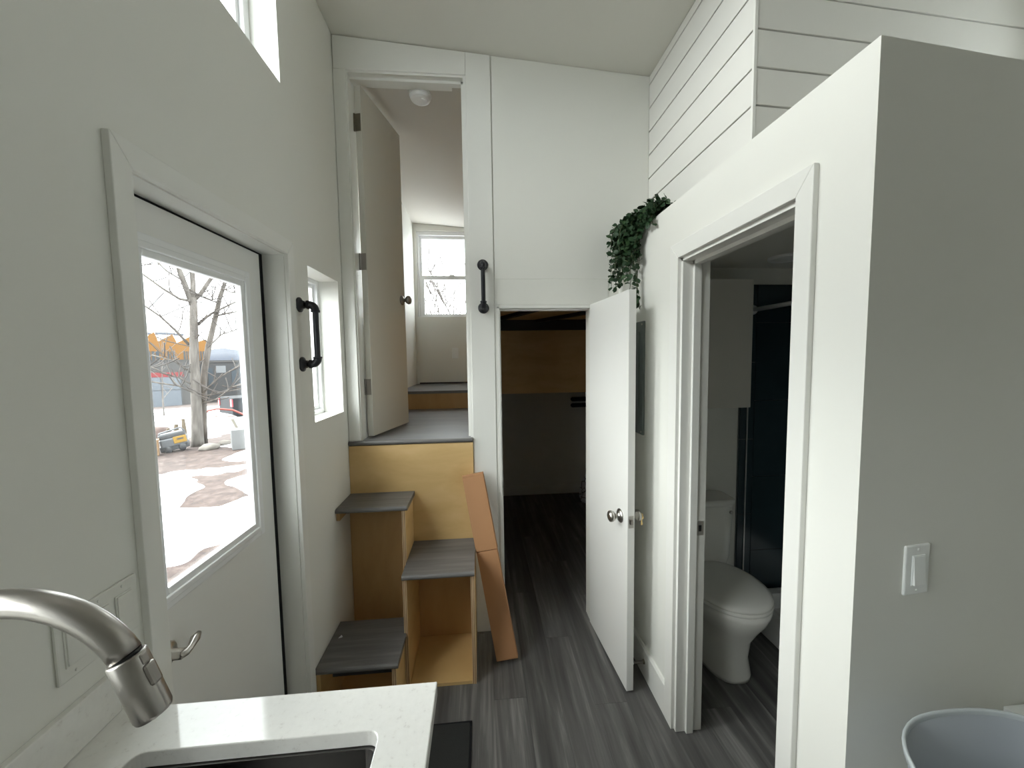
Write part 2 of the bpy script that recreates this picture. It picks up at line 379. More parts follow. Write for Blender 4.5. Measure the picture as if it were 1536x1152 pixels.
# ------------------------------------------------------------------ trims on the far wall
yt = YB-.012
def trim(n, bm, label, mat='trim', bevel=.002): return struct('trim_%d' % n, bm, mat, label, 'trim', bevel=bevel)
def zg(x): return zc(x)-.007
trim(4, prism([(-.046, 0), (.085, 0), (.085, zg(.085)), (-.046, zg(-.046))], 'y', yt, YB), 'tall white board between the loft door and the closet door')
trim(5, prism([(XL+.004, LD[3]-.004), (-.047, LD[3]-.004), (-.047, zg(-.047)), (XL+.004, zg(XL))], 'y', yt, YB), 'white head board above the loft doorway')
trim(6, bx(XL+.002, -.660, yt, YB, 1.149, LD[3]-.005), 'narrow white casing beside the loft door hinges')
t = thing('trim_7', 'white jamb lining of the loft doorway', 'door frame', (-.35, YB+.05, 1.149), kind='structure')
obj('jamb', bx(-.660, -.653, YB-.002, YB+.105, 1.149, LD[3]), 'trim', t)
obj('jamb', bx(-.060, -.0465, YB-.002, YB+.105, 1.149, LD[3]), 'trim', t)
obj('head_jamb', bx(-.653, -.060, YB-.002, YB+.105, LD[3]-.014, LD[3]+.002), 'trim', t)
obj('door_stop', bx(-.072, -.060, YB+.03, YB+.06, 1.149, LD[3]-.014), 'trim', t)
obj('door_stop', bx(-.653, -.060, YB+.03, YB+.06, LD[3]-.026, LD[3]-.014), 'trim', t)
trim(8, prism([(.090, 2.027), (XS-.001, 2.027), (XS-.001, zg(XS)), (.090, zg(.089))], 'y', YB-.006, YB), 'large flat white panel above the closet door', 'wall')
trim(9, prism([(.086, 0), (.108, 0), (.108, 1.884), (.634, 1.884), (.634, 0), (.733, 0), (.733, 2.027), (.086, 2.027)], 'y', YB-.006, YB), 'white face frame around the closet doorway', 'wall')
t = thing('trim_10', 'thin white jamb lining of the closet doorway', 'door frame', (.37, YB+.05, 0), kind='structure')
obj('jamb', bx(.100, .112, YB-.013, YB+.10, 0, 1.876), 'trim', t)
obj('jamb', bx(.634, .642, YB+.001, YB+.10, 0, 1.876), 'trim', t)
obj('head_jamb', bx(.100, .640, YB-.013, YB+.10, 1.868, 1.882), 'trim', t)
obj('door_stop', bx(.112, .121, YB+.035, YB+.06, 0, 1.868), 'trim', t)
obj('door_stop', bx(.121, .628, YB+.035, YB+.06, 1.859, 1.868), 'trim', t)
obj('strike_plate', bx(.111, .1135, YB+.005, YB+.03, .80, .87), 'dnickel', t)

# ------------------------------------------------------------------ bathroom door casing
t = thing('trim_11', 'white casing and jamb around the bathroom doorway', 'door frame', (XR+.05, 1.16, 0), kind='structure')
CX = XR-.015
y0, y1, z1 = BO[0], BO[1], BO[3]
obj('casing', prism([(y0-.050, 0), (y0, 0), (y0, z1), (y0-.050, z1+.060)], 'x', CX, XR), 'trim', t, bevel=.002)
obj('casing', prism([(y1, 0), (y1+.060, 0), (y1+.060, z1+.060), (y1, z1)], 'x', CX, XR), 'trim', t, bevel=.002)
obj('head_casing', prism([(y0, z1), (y1, z1), (y1+.060, z1+.060), (y0-.050, z1+.060)], 'x', CX, XR), 'trim', t, bevel=.002)
obj('jamb', bx(XR-.001, XR+.112, y1-.014, y1+.002, 0, z1), 'trim', t, bevel=.001)
obj('jamb', bx(XR-.001, XR+.112, y0-.002, y0+.014, 0, z1), 'trim', t, bevel=.001)
obj('head_jamb', bx(XR-.001, XR+.112, y0, y1, z1-.014, z1+.002), 'trim', t, bevel=.001)
obj('door_stop', bx(XR+.040, XR+.070, y1-.026, y1-.014, 0, z1-.014), 'trim', t, bevel=.001)
obj('door_stop', bx(XR+.040, XR+.070, y0+.014, y0+.026, 0, z1-.014), 'trim', t, bevel=.001)
obj('door_stop', bx(XR+.040, XR+.070, y0, y1, z1-.028, z1-.014), 'trim', t, bevel=.001)
sp_ = obj('strike_plate', bx(XR+.074, XR+.104, y1-.0155, y1-.0138, .855, .915), 'nickel', t)
obj('latch_hole', bx(XR+.083, XR+.095, y1-.0160, y1-.0150, .872, .898), 'seam', sp_)

# baseboard on the bathroom wall
struct('baseboard_right', prism([(XR-.014, 0), (XR, 0), (XR, .150), (XR-.008, .150), (XR-.014, .140)], 'y', y1+.061, YB-.001), 'trim', 'tall white baseboard behind the open closet door', 'baseboard')
struct('baseboard_kitchen', prism([(XR, YP-.014), (XH, yf(XH)-.014), (XH, yf(XH)), (XR, YP)], 'z', 0, .150), 'trim', 'white baseboard below the light switch', 'baseboard')

# ================================================================== windows
def window_x(n, rect, label, xin, xg, split=None, fr=.035, parent_cat='window'):
    y0, y1, z0, z1 = rect
    t = thing('window_%d' % n, label, parent_cat, (xg, (y0+y1)/2, z0), kind='structure')
    bm = B(); wall(bm, 'x', min(xin, xg), max(xin, xg), y0, y1, z0, z1, [(y0+fr, y1-fr, z0+fr, z1-fr)]); obj('frame', bm, 'vinyl', t, bevel=.003)
    m_ = (xin+xg)/2
    bm = B(); f2 = fr+.018; wall(bm, 'x', m_-.012, m_+.006, y0+fr, y1-fr, z0+fr, z1-fr, [(y0+f2, y1-f2, z0+f2, z1-f2)]); obj('sash', bm, 'vinyl', t, bevel=.002)
    if split: obj('mullion', bx(m_-.012, m_+.006, split-.015, split+.015, z0+f2, z1-f2), 'vinyl', t)
    obj('pane', bx(m_-.006, m_-.002, y0+f2-.003, y1-f2+.003, z0+f2-.003, z1-f2+.003), 'glass', t)
    return t
window_x(1, W_SMALL, 'small white-framed window beside the black grab bar on the entry wall', XO+.055, XO+.01, fr=.022)
window_x(2, W_UPPER, 'high white-framed clerestory window above the entry door', XO+.055, XO+.01)
window_x(3, W_KITCH, 'added out-of-view window above the kitchen sink, sized for its daylight', XO+.055, XO+.01, split=.12)
window_x(4, W_BED, 'white-framed bedroom window behind the loft door', XO+.055, XO+.01)
window_x(5, W_RIGHT, 'small high window above the bathroom ceiling slab', XH+.10, XH+.14)
# bedroom end window, double hung
x0, x1, z0, z1 = W_END
t = thing('window_6', 'bright double-hung bedroom window above the landing', 'window', ((x0+x1)/2, YF+.05, z0), kind='structure')
ya, yb = YF+.02, YF+.075
bm = B(); wall(bm, 'y', ya, yb, x0, x1, z0, z1, [(x0+.025, x1-.025, z0+.02, z1-.04)]); obj('frame', bm, 'vinyl', t, bevel=.003)
zm = 2.525
bm = B(); wall(bm, 'y', ya+.03, ya+.048, x0+.025, x1-.025, zm-.02, z1-.04, [(x0+.055, x1-.055, zm+.025, z1-.075)]); up_s = obj('upper_sash', bm, 'vinyl', t, bevel=.002)
obj('pane', bx(x0+.05, x1-.05, ya+.037, ya+.041, zm+.02, z1-.07), 'glass', up_s)
bm = B(); wall(bm, 'y', ya+.006, ya+.026, x0+.025, x1-.025, z0+.02, zm+.02, [(x0+.075, x1-.075, z0+.035, zm-.025)]); lo_s = obj('lower_sash', bm, 'vinyl', t, bevel=.002)
obj('pane', bx(x0+.07, x1-.07, ya+.013, ya+.017, z0+.03, zm-.02), 'glass', lo_s)
obj('sash_lock', bx(-.33, -.27, ya-.004, ya+.02, zm+.02, zm+.032), 'vinyl', lo_s, bevel=.003)

# ================================================================== entry door (closed, outswing)
d1 = thing('door_1', 'white entry door with a large glass light and lever handle', 'door', (-.815, 1.18, 0), kind='structure')
xf, xb = -.795, -.825
SY0, SY1 = .880, 1.468
LT = (.930, 1.385, .985, 1.888)
bm = B(); wall(bm, 'x', xb, xf, SY0, SY1, .012, 1.980, [LT]); obj('door_slab', bm, 'doorw', d1)
lf = None
for k, (ins, w, pr_) in enumerate(((-.012, .022, .006), (.008, .018, .013), (.024, .020, .007))):
    bm = B(); a = (LT[0]+ins, LT[1]-ins, LT[2]+ins, LT[3]-ins); i_ = (a[0]+w, a[1]-w, a[2]+w, a[3]-w)
    wall(bm, 'x', xf-.012, xf+pr_, a[0], a[1], a[2], a[3], [i_])
    o = obj('light_frame' if k == 0 else 'bead', bm, 'vinyl', d1 if k == 0 else lf, bevel=.003)
    if k == 0: lf = o
obj('pane', bx(xf-.010, xf-.006, LT[0]+.040, LT[1]-.040, LT[2]+.040, LT[3]-.040), 'glass', d1)
bm = B(); box(bm, xb, xf-.004, SY1, DOOR_OP[1], .0, 1.990); box(bm, xb, xf-.004, DOOR_OP[0], SY0, .0, 1.990); box(bm, xb, xf-.004, SY0, SY1, 1.980, 1.990)
obj('weatherstrip', bm, 'rubber', d1)
bm = B(); lathe(bm, [(0, 0), (.030, 0), (.030, .006), (.026, .010), (.013, .012), (.013, .040), (0, .040)], 24, aim((xf, .957, .866), (1, 0, 0)))
hd = obj('lever_rose', bm, 'nickel', d1, smooth=True)
bm = B(); tube(bm, [(xf+.040, .950, .866), (xf+.046, .962, .866), (xf+.046, .975, .868), (xf+.044, .995, .877), (xf+.042, 1.012, .880)], [.009, .009, .008, .011, .006], 12)
obj('lever', bm, 'nickel', hd, smooth=True)
bm = B(); box(bm, xb-.01, xf-.004, DOOR_OP[0], DOOR_OP[1], 0, .012); obj('threshold', bm, 'steel', d1)
t = thing('trim_12', 'white casing around the glazed entry door', 'door frame', (XL, 1.18, 0), kind='structure')
c0, c1, cz = DOOR_OP[0], DOOR_OP[1], DOOR_OP[3]
cxf = XL+.016
obj('casing', prism([(c0-.045, 0), (c0, 0), (c0, cz), (c0-.045, cz+.055)], 'x', XL, cxf), 'trim', t, bevel=.002)
obj('casing', prism([(c1, 0), (c1+.045, 0), (c1+.045, cz+.055), (c1, cz)], 'x', XL, cxf), 'trim', t, bevel=.002)
obj('head_casing', prism([(c0+.001, cz), (c1-.001, cz), (c1+.044, cz+.055), (c0-.044, cz+.055)], 'x', XL, cxf), 'trim', t, bevel=.002)
bm = B(); box(bm, xf-.004, XL+.001, c1-.004, c1+.001, 0, cz); box(bm, xf-.004, XL+.001, c0-.001, c0+.004, 0, cz); box(bm, xf-.004, XL+.001, c0, c1, cz-.004, cz+.001)
obj('jamb', bm, 'trim', t)

# ================================================================== loft door (open inwards)
H = Vector((-.610, YB+.066, 0)); E_ = Vector((-.497, 2.625, 0)); d = (E_-H); LW = d.length; ang = math.atan2(d.y, d.x)
d2 = thing('door_2', 'plain off-white loft door standing ajar above the plywood stairs', 'door', (H.x, H.y, 1.157), ang, kind='structure')
MT = Matrix.Translation((H.x, H.y, 0)) @ Matrix.Rotation(ang, 4, 'Z')
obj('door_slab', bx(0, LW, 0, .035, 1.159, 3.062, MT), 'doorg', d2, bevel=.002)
for z in (2.872, 2.135, 1.440):
    bm = B(); box(bm, -.0025, .0005, .004, .034, z-.045, z+.045, MT); kn = MT @ Vector((-.004, .039, 0)); tube(bm, [(kn.x, kn.y, z-.045), (kn.x, kn.y, z+.045)], .005, 10)
    obj('hinge', bm, 'hinge' if z > 2.5 else 'dnickel', d2)
def knob(side, z, s, par, mt, mat='nickel'):
    bm = B(); lathe(bm, [(0, 0), (.032, 0), (.032, .004), (.022, .010), (.012, .014), (.012, .028), (.022, .034), (.028, .044), (.026, .056), (.014, .063), (0, .064)], 24, aim(mt @ Vector((s, 0 if side < 0 else .035, z)), mt.to_3x3() @ Vector((0, side, 0))))
    return obj('door_knob', bm, mat, par, smooth=True)
knob(-1, 1.985, LW-.045, d2, MT, 'dnickel'); kb = knob(1, 1.985, LW-.045, d2, MT, 'dnickel')

# key hanging at the free edge of the loft door
kp = MT @ Vector((LW-.045, .105, 1.97))
def key(name, label, loc, mat, grp=None):
    bm = B()
    lathe(bm, [(.004, -.001), (.010, -.001), (.010, .001), (.004, .001), (.004, -.001)], 16, aim(Vector(loc)+Vector((0, 0, -.004)), (0, 1, 0)))
    box(bm, loc[0]-.003, loc[0]+.003, loc[1]-.001, loc[1]+.001, loc[2]-.040, loc[2]-.013)
    box(bm, loc[0]+.003, loc[0]+.006, loc[1]-.001, loc[1]+.001, loc[2]-.038, loc[2]-.030)
    tube(bm, [Vector(loc)+Vector((.008*math.cos(a*PI/6), 0, .008+.008*math.sin(a*PI/6))) for a in range(13)], .0010, 6)
    return tag(obj(name, bm, mat), label, 'key')
key('door_key', 'small metal key hanging from the loft door knob', (kp.x+.0, kp.y-.035, kp.z-.012), 'dnickel')

# ================================================================== closet door (open towards the kitchen)
H = Vector((.636, YB-.008, 0)); E_ = Vector((.670, 1.620, 0)); d = (E_-H); LW = d.length; ang = math.atan2(d.y, d.x)
d3 = thing('door_3', 'white closet door swung open beside the bathroom wall', 'door', (H.x, H.y, .010), ang, kind='structure')
MT = Matrix.Translation((H.x, H.y, 0)) @ Matrix.Rotation(ang, 4, 'Z')
obj('door_slab', bx(0, LW, -.012, .023, .012, 1.885, MT), 'doorw', d3, bevel=.002)
def knob3(side, s, z, mat):
    yy = .023 if side > 0 else -.012
    bm = B(); lathe(bm, [(0, 0), (.033, 0), (.033, .004), (.024, .010), (.012, .014), (.012, .028), (.022, .034), (.027, .044), (.025, .055), (.013, .061), (0, .062)], 24, aim(MT @ Vector((s, yy, z)), MT.to_3x3() @ Vector((0, side, 0))))
    return obj('door_knob', bm, mat, d3, smooth=True)
k1 = knob3(-1, LW-.075, .835, 'nickel'); k2 = knob3(1, LW-.060, .835, 'nickel')
lp = obj('latch_plate', bx(LW-.001, LW+.0015, -.006, .017, .805, .862, MT), 'nickel', d3)
obj('latch_bolt', bx(LW+.001, LW+.009, 0, .011, .823, .843, MT), 'dnickel', lp)
for z in (1.65, .95, .25):
    bm = B(); p_ = MT @ Vector((-.003, .026, 0)); tube(bm, [(p_.x, p_.y, z-.045), (p_.x, p_.y, z+.045)], .006, 10); box(bm, .0, .03, .0225, .0245, z-.045, z+.045, MT); obj('hinge', bm, 'dnickel', d3)
kp = MT @ Vector((LW-.060, .095, .83))
k_ = key('door_key', 'brass key in the closet door knob facing the electrical panel', (kp.x-.006, kp.y, kp.z-.004), 'brass')
bm = B(); box(bm, kp.x-.014, kp.x-.002, kp.y-.001, kp.y+.001, kp.z-.010, kp.z+.012); obj('key_head', bm, 'brass', k_)

# spring door stop on the baseboard
t = thing('door_stop', 'small spring door stop screwed to the tall baseboard', 'door stop', (XR-.014, 1.70, .082))
bm = B(); lathe(bm, [(0, 0), (.011, 0), (.011, .005), (.007, .008), (0, .008)], 16, aim((XR-.014, 1.70, .082), (-1, 0, 0))); obj('base', bm, 'hinge', t, smooth=True)
bm = B(); tube(bm, [(XR-.022-.05*i/120, 1.70+.0055*math.cos(i*.785), .082+.0055*math.sin(i*.785)) for i in range(121)], .0016, 5); obj('spring', bm, 'dnickel', t)
bm = B(); lathe(bm, [(0, 0), (.008, 0), (.008, .012), (.006, .014), (0, .014)], 16, aim((XR-.071, 1.70, .082), (-1, 0, 0))); obj('tip', bm, 'plate', t, smooth=True)

# electrical panel
t = thing('electrical_panel', 'dark grey steel electrical panel on the wall behind the closet door', 'panel', (XR, 1.90, 1.20))
obj('cover', bx(XR-.012, XR, 1.752, 2.055, 1.205, 1.760), 'panelgrey', t, bevel=.003)
pd = obj('panel_door', bx(XR-.018, XR-.012, 1.79, 2.02, 1.25, 1.71), 'panelgrey', t, bevel=.002)
obj('latch', bx(XR-.024, XR-.018, 1.83, 1.86, 1.47, 1.52), 'seam', pd, bevel=.002)
for yy, zz in ((1.765, 1.745), (1.765, 1.22), (2.04, 1.745), (2.04, 1.22)):
    bm = B(); lathe(bm, [(0, 0), (.005, 0), (.004, .003), (0, .003)], 10, aim((XR-.012, yy, zz), (-1, 0, 0))); obj('screw', bm, 'nickel', t)

# ================================================================== staircase
st = thing('storage_staircase', 'plywood alternating-tread storage stairs with grey vinyl treads', 'stairs', (-.38, 1.85, 0))
def tread(x0, x1, y0, y1, z1, th=.024):
    prof = [(y1, z1-th), (y1, z1)]
    for k in range(7):
        a = PI/2 + PI*k/6
        prof.append((y0+th/2 + th/2*math.cos(a), z1-th/2 + th/2*math.sin(a)))
    return obj('tread', prism(prof, 'x', x0, x1), 'tread', st)
tread(XL+.002, -.377, 1.560, 1.862, .287)
tread(-.388, -.046, 1.732, 2.082, .575)
tread(XL+.002, -.376, 1.858, 2.082, .862)
tread(XL+.002, -.049, 2.078, 2.1075, 1.149, .024)
def panel(nm, *a, mat='ply'): return obj(nm, bx(*a), mat, st)
panel('riser_panel', XL+.002, -.048, 2.084, 2.104, 0, 1.124)
def edge(x0, x1, y, z0, z1): return obj('plywood_edge', bx(x0, x1, y-.0012, y, z0, z1), 'plyedge', st)
panel('side_panel', -.406, -.388, 1.872, 2.083, 0, .837); edge(-.406, -.388, 1.872, .288, .837)
panel('side_panel', -.386, -.368, 1.748, 2.083, 0, .550); edge(-.386, -.368, 1.748, 0, .550)
panel('side_panel', -.066, -.048, 1.748, 2.083, 0, .550); edge(-.066, -.048, 1.748, 0, .550)
panel('side_panel', -.406, -.388, 1.575, 1.871, 0, .262); edge(-.406, -.388, 1.575, 0, .262)
panel('side_panel', XL+.003, XL+.020, 1.575, 1.871, 0, .262)
panel('bottom_panel', -.367, -.067, 1.749, 2.083, 0, .016)
panel('bottom_panel', XL+.021, -.407, 1.576, 2.083, 0, .016)
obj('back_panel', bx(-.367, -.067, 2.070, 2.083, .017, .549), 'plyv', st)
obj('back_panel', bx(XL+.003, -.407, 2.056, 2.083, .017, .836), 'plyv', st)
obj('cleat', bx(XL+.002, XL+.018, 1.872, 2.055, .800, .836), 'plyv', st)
obj('cleat', bx(XL+.060, -.41, 1.600, 1.640, .222, .261), 'beam', st)

bm = prism([(-.690, 1.745), (-.674, 1.749), (-.683, 1.760)], 'z', .287, .292)
for v in bm.verts:
    if v.co.z > .29: v.co.x += .003
tag(obj('plaster_crumb', bm, 'plate'), 'tiny white plaster crumb on the lowest grey stair tread', 'debris')

# cardboard box leaning by the stairs
b0 = Vector((.115, 1.842, 0)); t0 = Vector((-.054, 2.030, .960))
ax = (t0-b0); Lb = ax.length; ax.normalize(); side = Vector((1, -.15, 0)); side = (side - ax*side.dot(ax)).normalized(); nrm = ax.cross(side)
if nrm.y > 0: nrm = -nrm
wv = thing('cardboard_box', 'long narrow cardboard box leaning against the white board by the stairs', 'box', tuple(b0))
MB_ = Matrix(((side.x, -nrm.x, ax.x, b0.x), (side.y, -nrm.y, ax.y, b0.y), (side.z, -nrm.z, ax.z, b0.z), (0, 0, 0, 1)))
hw, dp = .056, .032
zl = .03
obj('carton', bx(-hw, hw, 0, dp, zl, Lb*.585, MB_), 'card', wv, bevel=.0015)
obj('carton_sleeve', bx(-hw-.002, hw+.002, -.002, dp+.001, Lb*.588, Lb-.012, MB_), 'card', wv, bevel=.0015)
obj('end_flap', bx(-hw-.001, hw+.001, -.001, dp, Lb-.0115, Lb, MB_), 'card', wv, bevel=.001)
obj('end_flap', bx(-hw, hw, .003, dp, zl-.006, zl-.001, MB_), 'card', wv, bevel=.001)

# doormat
t = thing('doormat', 'charcoal doormat on the floor inside the entry door', 'mat', (-.36, 1.2, 0))
obj('pile', bx(-.652, -.075, .90, 1.545, .0, .010), 'mat', t, bevel=.003)
bm = B(); wall(bm, 'x', 0, 0, 0, 0, 0, 0, []); 
for a in ((-.662, -.065, .89, .90), (-.662, -.065, 1.545, 1.555), (-.662, -.652, .90, 1.545), (-.075, -.065, .90, 1.545)): box(bm, *a, 0, .007)
obj('border', bm, 'rubber', t, bevel=.002)

# ================================================================== grab bars of black pipe
def grab(label, wallp, zt, zb_, n, off=.062):
    n = Vector(n)
    t = thing('grab_bar', label, 'grab bar', (wallp[0], wallp[1], zb_))
    for z in (zt, zb_):
        bm = B(); lathe(bm, [(0, 0), (.030, 0), (.030, .005), (.026, .007), (.016, .014), (.015, .022), (0, .022)], 24, aim((wallp[0], wallp[1], z), n)); fl = obj('flange', bm, 'black_pipe', t, smooth=True)
    p = Vector((wallp[0], wallp[1], 0)); r_ = .024; pts = [p + n*.018 + Vector((0, 0, zt))]
    for k in range(9):
        a = PI/2*k/8; pts.append(p + n*(off-r_+r_*math.sin(a)) + Vector((0, 0, zt-r_+r_*math.cos(a))))
    for k in range(9):
        a = PI/2*k/8; pts.append(p + n*(off-r_+r_*math.cos(a)) + Vector((0, 0, zb_+r_-r_*math.sin(a))))
    pts.append(p + n*.018 + Vector((0, 0, zb_)))
    bm = B(); tube(bm, pts, .0115, 14); obj('pipe', bm, 'black_pipe', t, smooth=True)
    for z, sg in ((zt, -1), (zb_, 1)):
        bm = B(); pp = [q for q in pts[1:10]] if sg < 0 else [q for q in pts[10:19]]
        tube(bm, pp, .0155, 14); tube(bm, [p+n*off+Vector((0, 0, z+sg*.022)), p+n*off+Vector((0, 0, z+sg*.030))], .0175, 14)
        tube(bm, [p+n*(off-.032)+Vector((0, 0, z)), p+n*(off-.024)+Vector((0, 0, z))], .0175, 14)
        obj('elbow', bm, 'black_pipe', t, smooth=True)
grab('black iron pipe grab bar between the entry door and the small window', (XL, 1.603), 1.818, 1.578, (1, 0, 0))
grab('black iron pipe grab bar on the white board beside the loft door', (.026, yt), 2.100, 1.868, (0, -1, 0), .055)

SWX, SWZ = .957, 1.109
# ================================================================== switch plates
t = thing('light_switch', 'single white rocker light switch on the shaded bathroom wall', 'light switch', (SWX, yf(SWX), SWZ))
MS = Matrix.Translation((SWX, yf(SWX), SWZ)) @ Matrix.Rotation(math.atan(KF), 4, 'Z')
obj('plate', bx(-.034, .034, -.006, 0, -.057, .057, MS), 'plate', t, bevel=.003)
obj('rocker_frame', bx(-.0175, .0175, -.0085, -.006, -.0345, .0345, MS), 'plate', t, bevel=.001)
rk = B(); box(rk, -.0155, .0155, -.0125, -.008, -.032, .032)
for v in rk.verts:
    if v.co.y < -.01 and v.co.z > 0: v.co.y += .0035
rk.transform(MS); obj('rocker', rk, 'plate', t, bevel=.001)
for z in (-.047, .047):
    bm = B(); lathe(bm, [(0, 0), (.003, 0), (.002, .0012), (0, .0012)], 10, MS @ aim((0, -.006, z), (0, -1, 0))); obj('screw', bm, 'plate', t)
t = thing('outlet_plate', 'white three-gang switch and outlet plate above the kitchen backsplash', 'switch plate', (XL, .73, 1.045))
obj('plate', bx(XL, XL+.006, .660, .812, 1.045, 1.160), 'plateg', t, bevel=.003)
for i in range(3):
    y_ = .668 + i*.046
    f_ = obj('rocker_frame', bx(XL+.006, XL+.0085, y_+.003, y_+.037, 1.069, 1.137), 'plateg', t, bevel=.001)
    obj('rocker', bx(XL+.008, XL+.011, y_+.0055, y_+.0345, 1.072, 1.134), 'plateg', f_, bevel=.001)
    for z in (1.056, 1.150):
        bm = B(); lathe(bm, [(0, 0), (.003, 0), (.002, .0012), (0, .0012)], 10, aim((XL+.006, y_+.02, z), (1, 0, 0))); obj('screw', bm, 'plateg', t)
t = thing('outlet_plate', 'pale outlet plate on the bedroom end wall below the window', 'outlet', (-.281, YF, 1.60))
obj('plate', bx(-.318, -.244, YF-.006, YF, 1.600, 1.720), 'plate', t, bevel=.003)
obj('receptacle', bx(-.298, -.264, YF-.009, YF-.006, 1.628, 1.692), 'plate', t, bevel=.001)

# smoke alarm in the bedroom ceiling
zz = zb(-.30)
t = thing('smoke_alarm', 'round white smoke alarm on the bedroom ceiling', 'smoke alarm', (-.305, 2.262, zz))
bm = B(); lathe(bm, [(0, .004), (.062, .004), (.062, -.012), (0, -.012)], 32, Matrix.Translation((-.305, 2.262, zz))); obj('base', bm, 'vinyl', t)
bm = B(); lathe(bm, [(0, -.040), (.038, -.040), (.052, -.034), (.058, -.022), (.058, -.013), (0, -.013)], 32, Matrix.Translation((-.305, 2.262, zz))); cv = obj('cover', bm, 'vinyl', t, smooth=False)
bm = B(); lathe(bm, [(0, -.044), (.010, -.043), (.011, -.040), (0, -.040)], 16, Matrix.Translation((-.29, 2.245, zz))); obj('test_button', bm, 'vinyl', cv)

# ================================================================== kitchen counter, sink, faucet
CZ = .915; CXR = -.103; CYE = .756
bm = B()
outer = [(XL+.001, -1.25), (CXR, -1.25), (CXR, CYE), (XL+.001, CYE)]
def rrect(x0, x1, y0, y1, r_, n=6):
    out = []
    for cx, cy, a0 in ((x1-r_, y1-r_, 0), (x0+r_, y1-r_, PI/2), (x0+r_, y0+r_, PI), (x1-r_, y0+r_, 1.5*PI)):
        for k in range(n+1):
            a = a0 + PI/2*k/n; out.append((cx+r_*math.cos(a), cy+r_*math.sin(a)))
    return out
SX0, SX1, SY0_, SY1_ = -.612, -.196, -.06, .662
hole = rrect(SX0, SX1, SY0_, SY1_, .022)
def ringedges(pts, z):
    v = [bm.verts.new((p[0], p[1], z)) for p in pts]
    return [bm.edges.new((v[i], v[(i+1) % len(v)])) for i in range(len(v))]
ed = ringedges(outer, CZ) + ringedges(hole, CZ)
res = bmesh.ops.triangle_fill(bm, use_beauty=True, edges=ed)
fs = [f for f in res['geom'] if isinstance(f, bmesh.types.BMFace)]
ex = bmesh.ops.extrude_face_region(bm, geom=fs); bmesh.ops.translate(bm, vec=(0, 0, -.030), verts=[v for v in ex['geom'] if isinstance(v, bmesh.types.BMVert)])
ct = tag(obj('kitchen_worktop', bm, 'quartz', bevel=.002), 'white speckled quartz kitchen worktop with an undermount sink cutout', 'worktop')
tag(obj('backsplash', bx(XL, XL+.014, -1.25, CYE-.004, CZ+.0002, .999), 'quartz', bevel=.002), 'low white quartz backsplash strip along the kitchen wall', 'backsplash')
# sink
t = thing('kitchen_sink', 'dark brushed steel undermount sink in the quartz worktop', 'sink', ((SX0+SX1)/2, .3, .68))
bm = B(); n_ = 6
def rr(ins, z, r_): return [(p[0], p[1], z) for p in rrect(SX0+ins, SX1-ins, SY0_+ins, SY1_-ins, r_, n_)]
loft(bm, [rr(-.02, .884, .03), rr(.004, .884, .022), rr(.006, .70, .022), rr(.012, .684, .03), rr(.03, .678, .04)], cap=False)
vb = [v for v in bm.verts if abs(v.co.z-.678) < 1e-4]; bm.faces.new(vb)
obj('basin', bm, 'sinkm', t, smooth=False)
bm = B(); lathe(bm, [(0, .002), (.03, .002), (.042, .003), (.045, 0), (.045, -.004), (0, -.004)], 24, Matrix.Translation((-.40, .30, .679))); obj('drain', bm, 'steel', t, smooth=True)
# base cabinet
t = thing('base_cabinet', 'white kitchen base cabinet under the quartz worktop', 'cabinet', (-.42, -.25, 0))
bm = B(); box(bm, XL+.002, CXR-.05, -1.24, CYE-.030, .10, .66); box(bm, XL+.002, SX0-.03, -1.24, CYE-.030, .66, .884); box(bm, SX1+.025, CXR-.05, -1.24, CYE-.030, .66, .884); box(bm, SX0-.03, SX1+.025, SY1_+.03, CYE-.030, .66, .884)
obj('body', bm, 'cabinet', t)
obj('toe_kick', bx(XL+.002, CXR-.12, -1.24, CYE-.031, 0, .10), 'cabinet', t)
for k in range(4):
    ya = -1.235+.488*k; dd = obj('door', bx(CXR-.05, CXR-.03, ya, ya+.482, .105, .880), 'cabinet', t, bevel=.002)
    bm = B(); tube(bm, [(CXR-.03, ya+.44, .62), (CXR-.005, ya+.44, .62), (CXR-.005, ya+.44, .76), (CXR-.03, ya+.44, .76)], .005, 8); obj('handle', bm, 'nickel', dd)

# faucet
fx, fy, fr = -.475, .400, .1185
zc0 = 1.235
t = thing('kitchen_faucet', 'brushed steel gooseneck pull-down faucet over the sink', 'faucet', (fx-fr, fy, CZ))
tb = []
bm = B(); lathe(bm, [(0, 0), (.028, 0), (.028, .006), (.022, .012), (.019, .10), (.0165, .11), (0, .11)], 24, Matrix.Translation((fx-fr, fy, CZ))); obj('base', bm, 'steel', t, smooth=True)
bm = B(); tube(bm, [(fx-fr, fy-.018, CZ+.06), (fx-fr, fy-.04, CZ+.065), (fx-fr, fy-.10, CZ+.10)], [.009, .008, .005], 10); obj('handle', bm, 'steel', t, smooth=True)
pts = [(fx-fr, fy, CZ+.10), (fx-fr, fy, 1.10), (fx-fr, fy, zc0)]
a_end = math.radians(28)
for k in range(1, 29):
    a = PI - (PI-a_end)*k/28; pts.append((fx+fr*math.cos(a), fy, zc0+fr*math.sin(a)))
bm = B(); tube(bm, pts, .0135, 24); obj('spout', bm, 'steel', t, smooth=True)
P0 = Vector(pts[-1]); dirv = Vector((math.sin(a_end), 0, -math.cos(a_end))).normalized()
dirv = Vector((.33, 0, -.94)).normalized()
bm = B(); lathe(bm, [(0, -.001), (.0128, -.001), (.0128, .002), (0, .002)], 24, aim(P0, dirv)); obj('seam_ring', bm, 'seam', t)
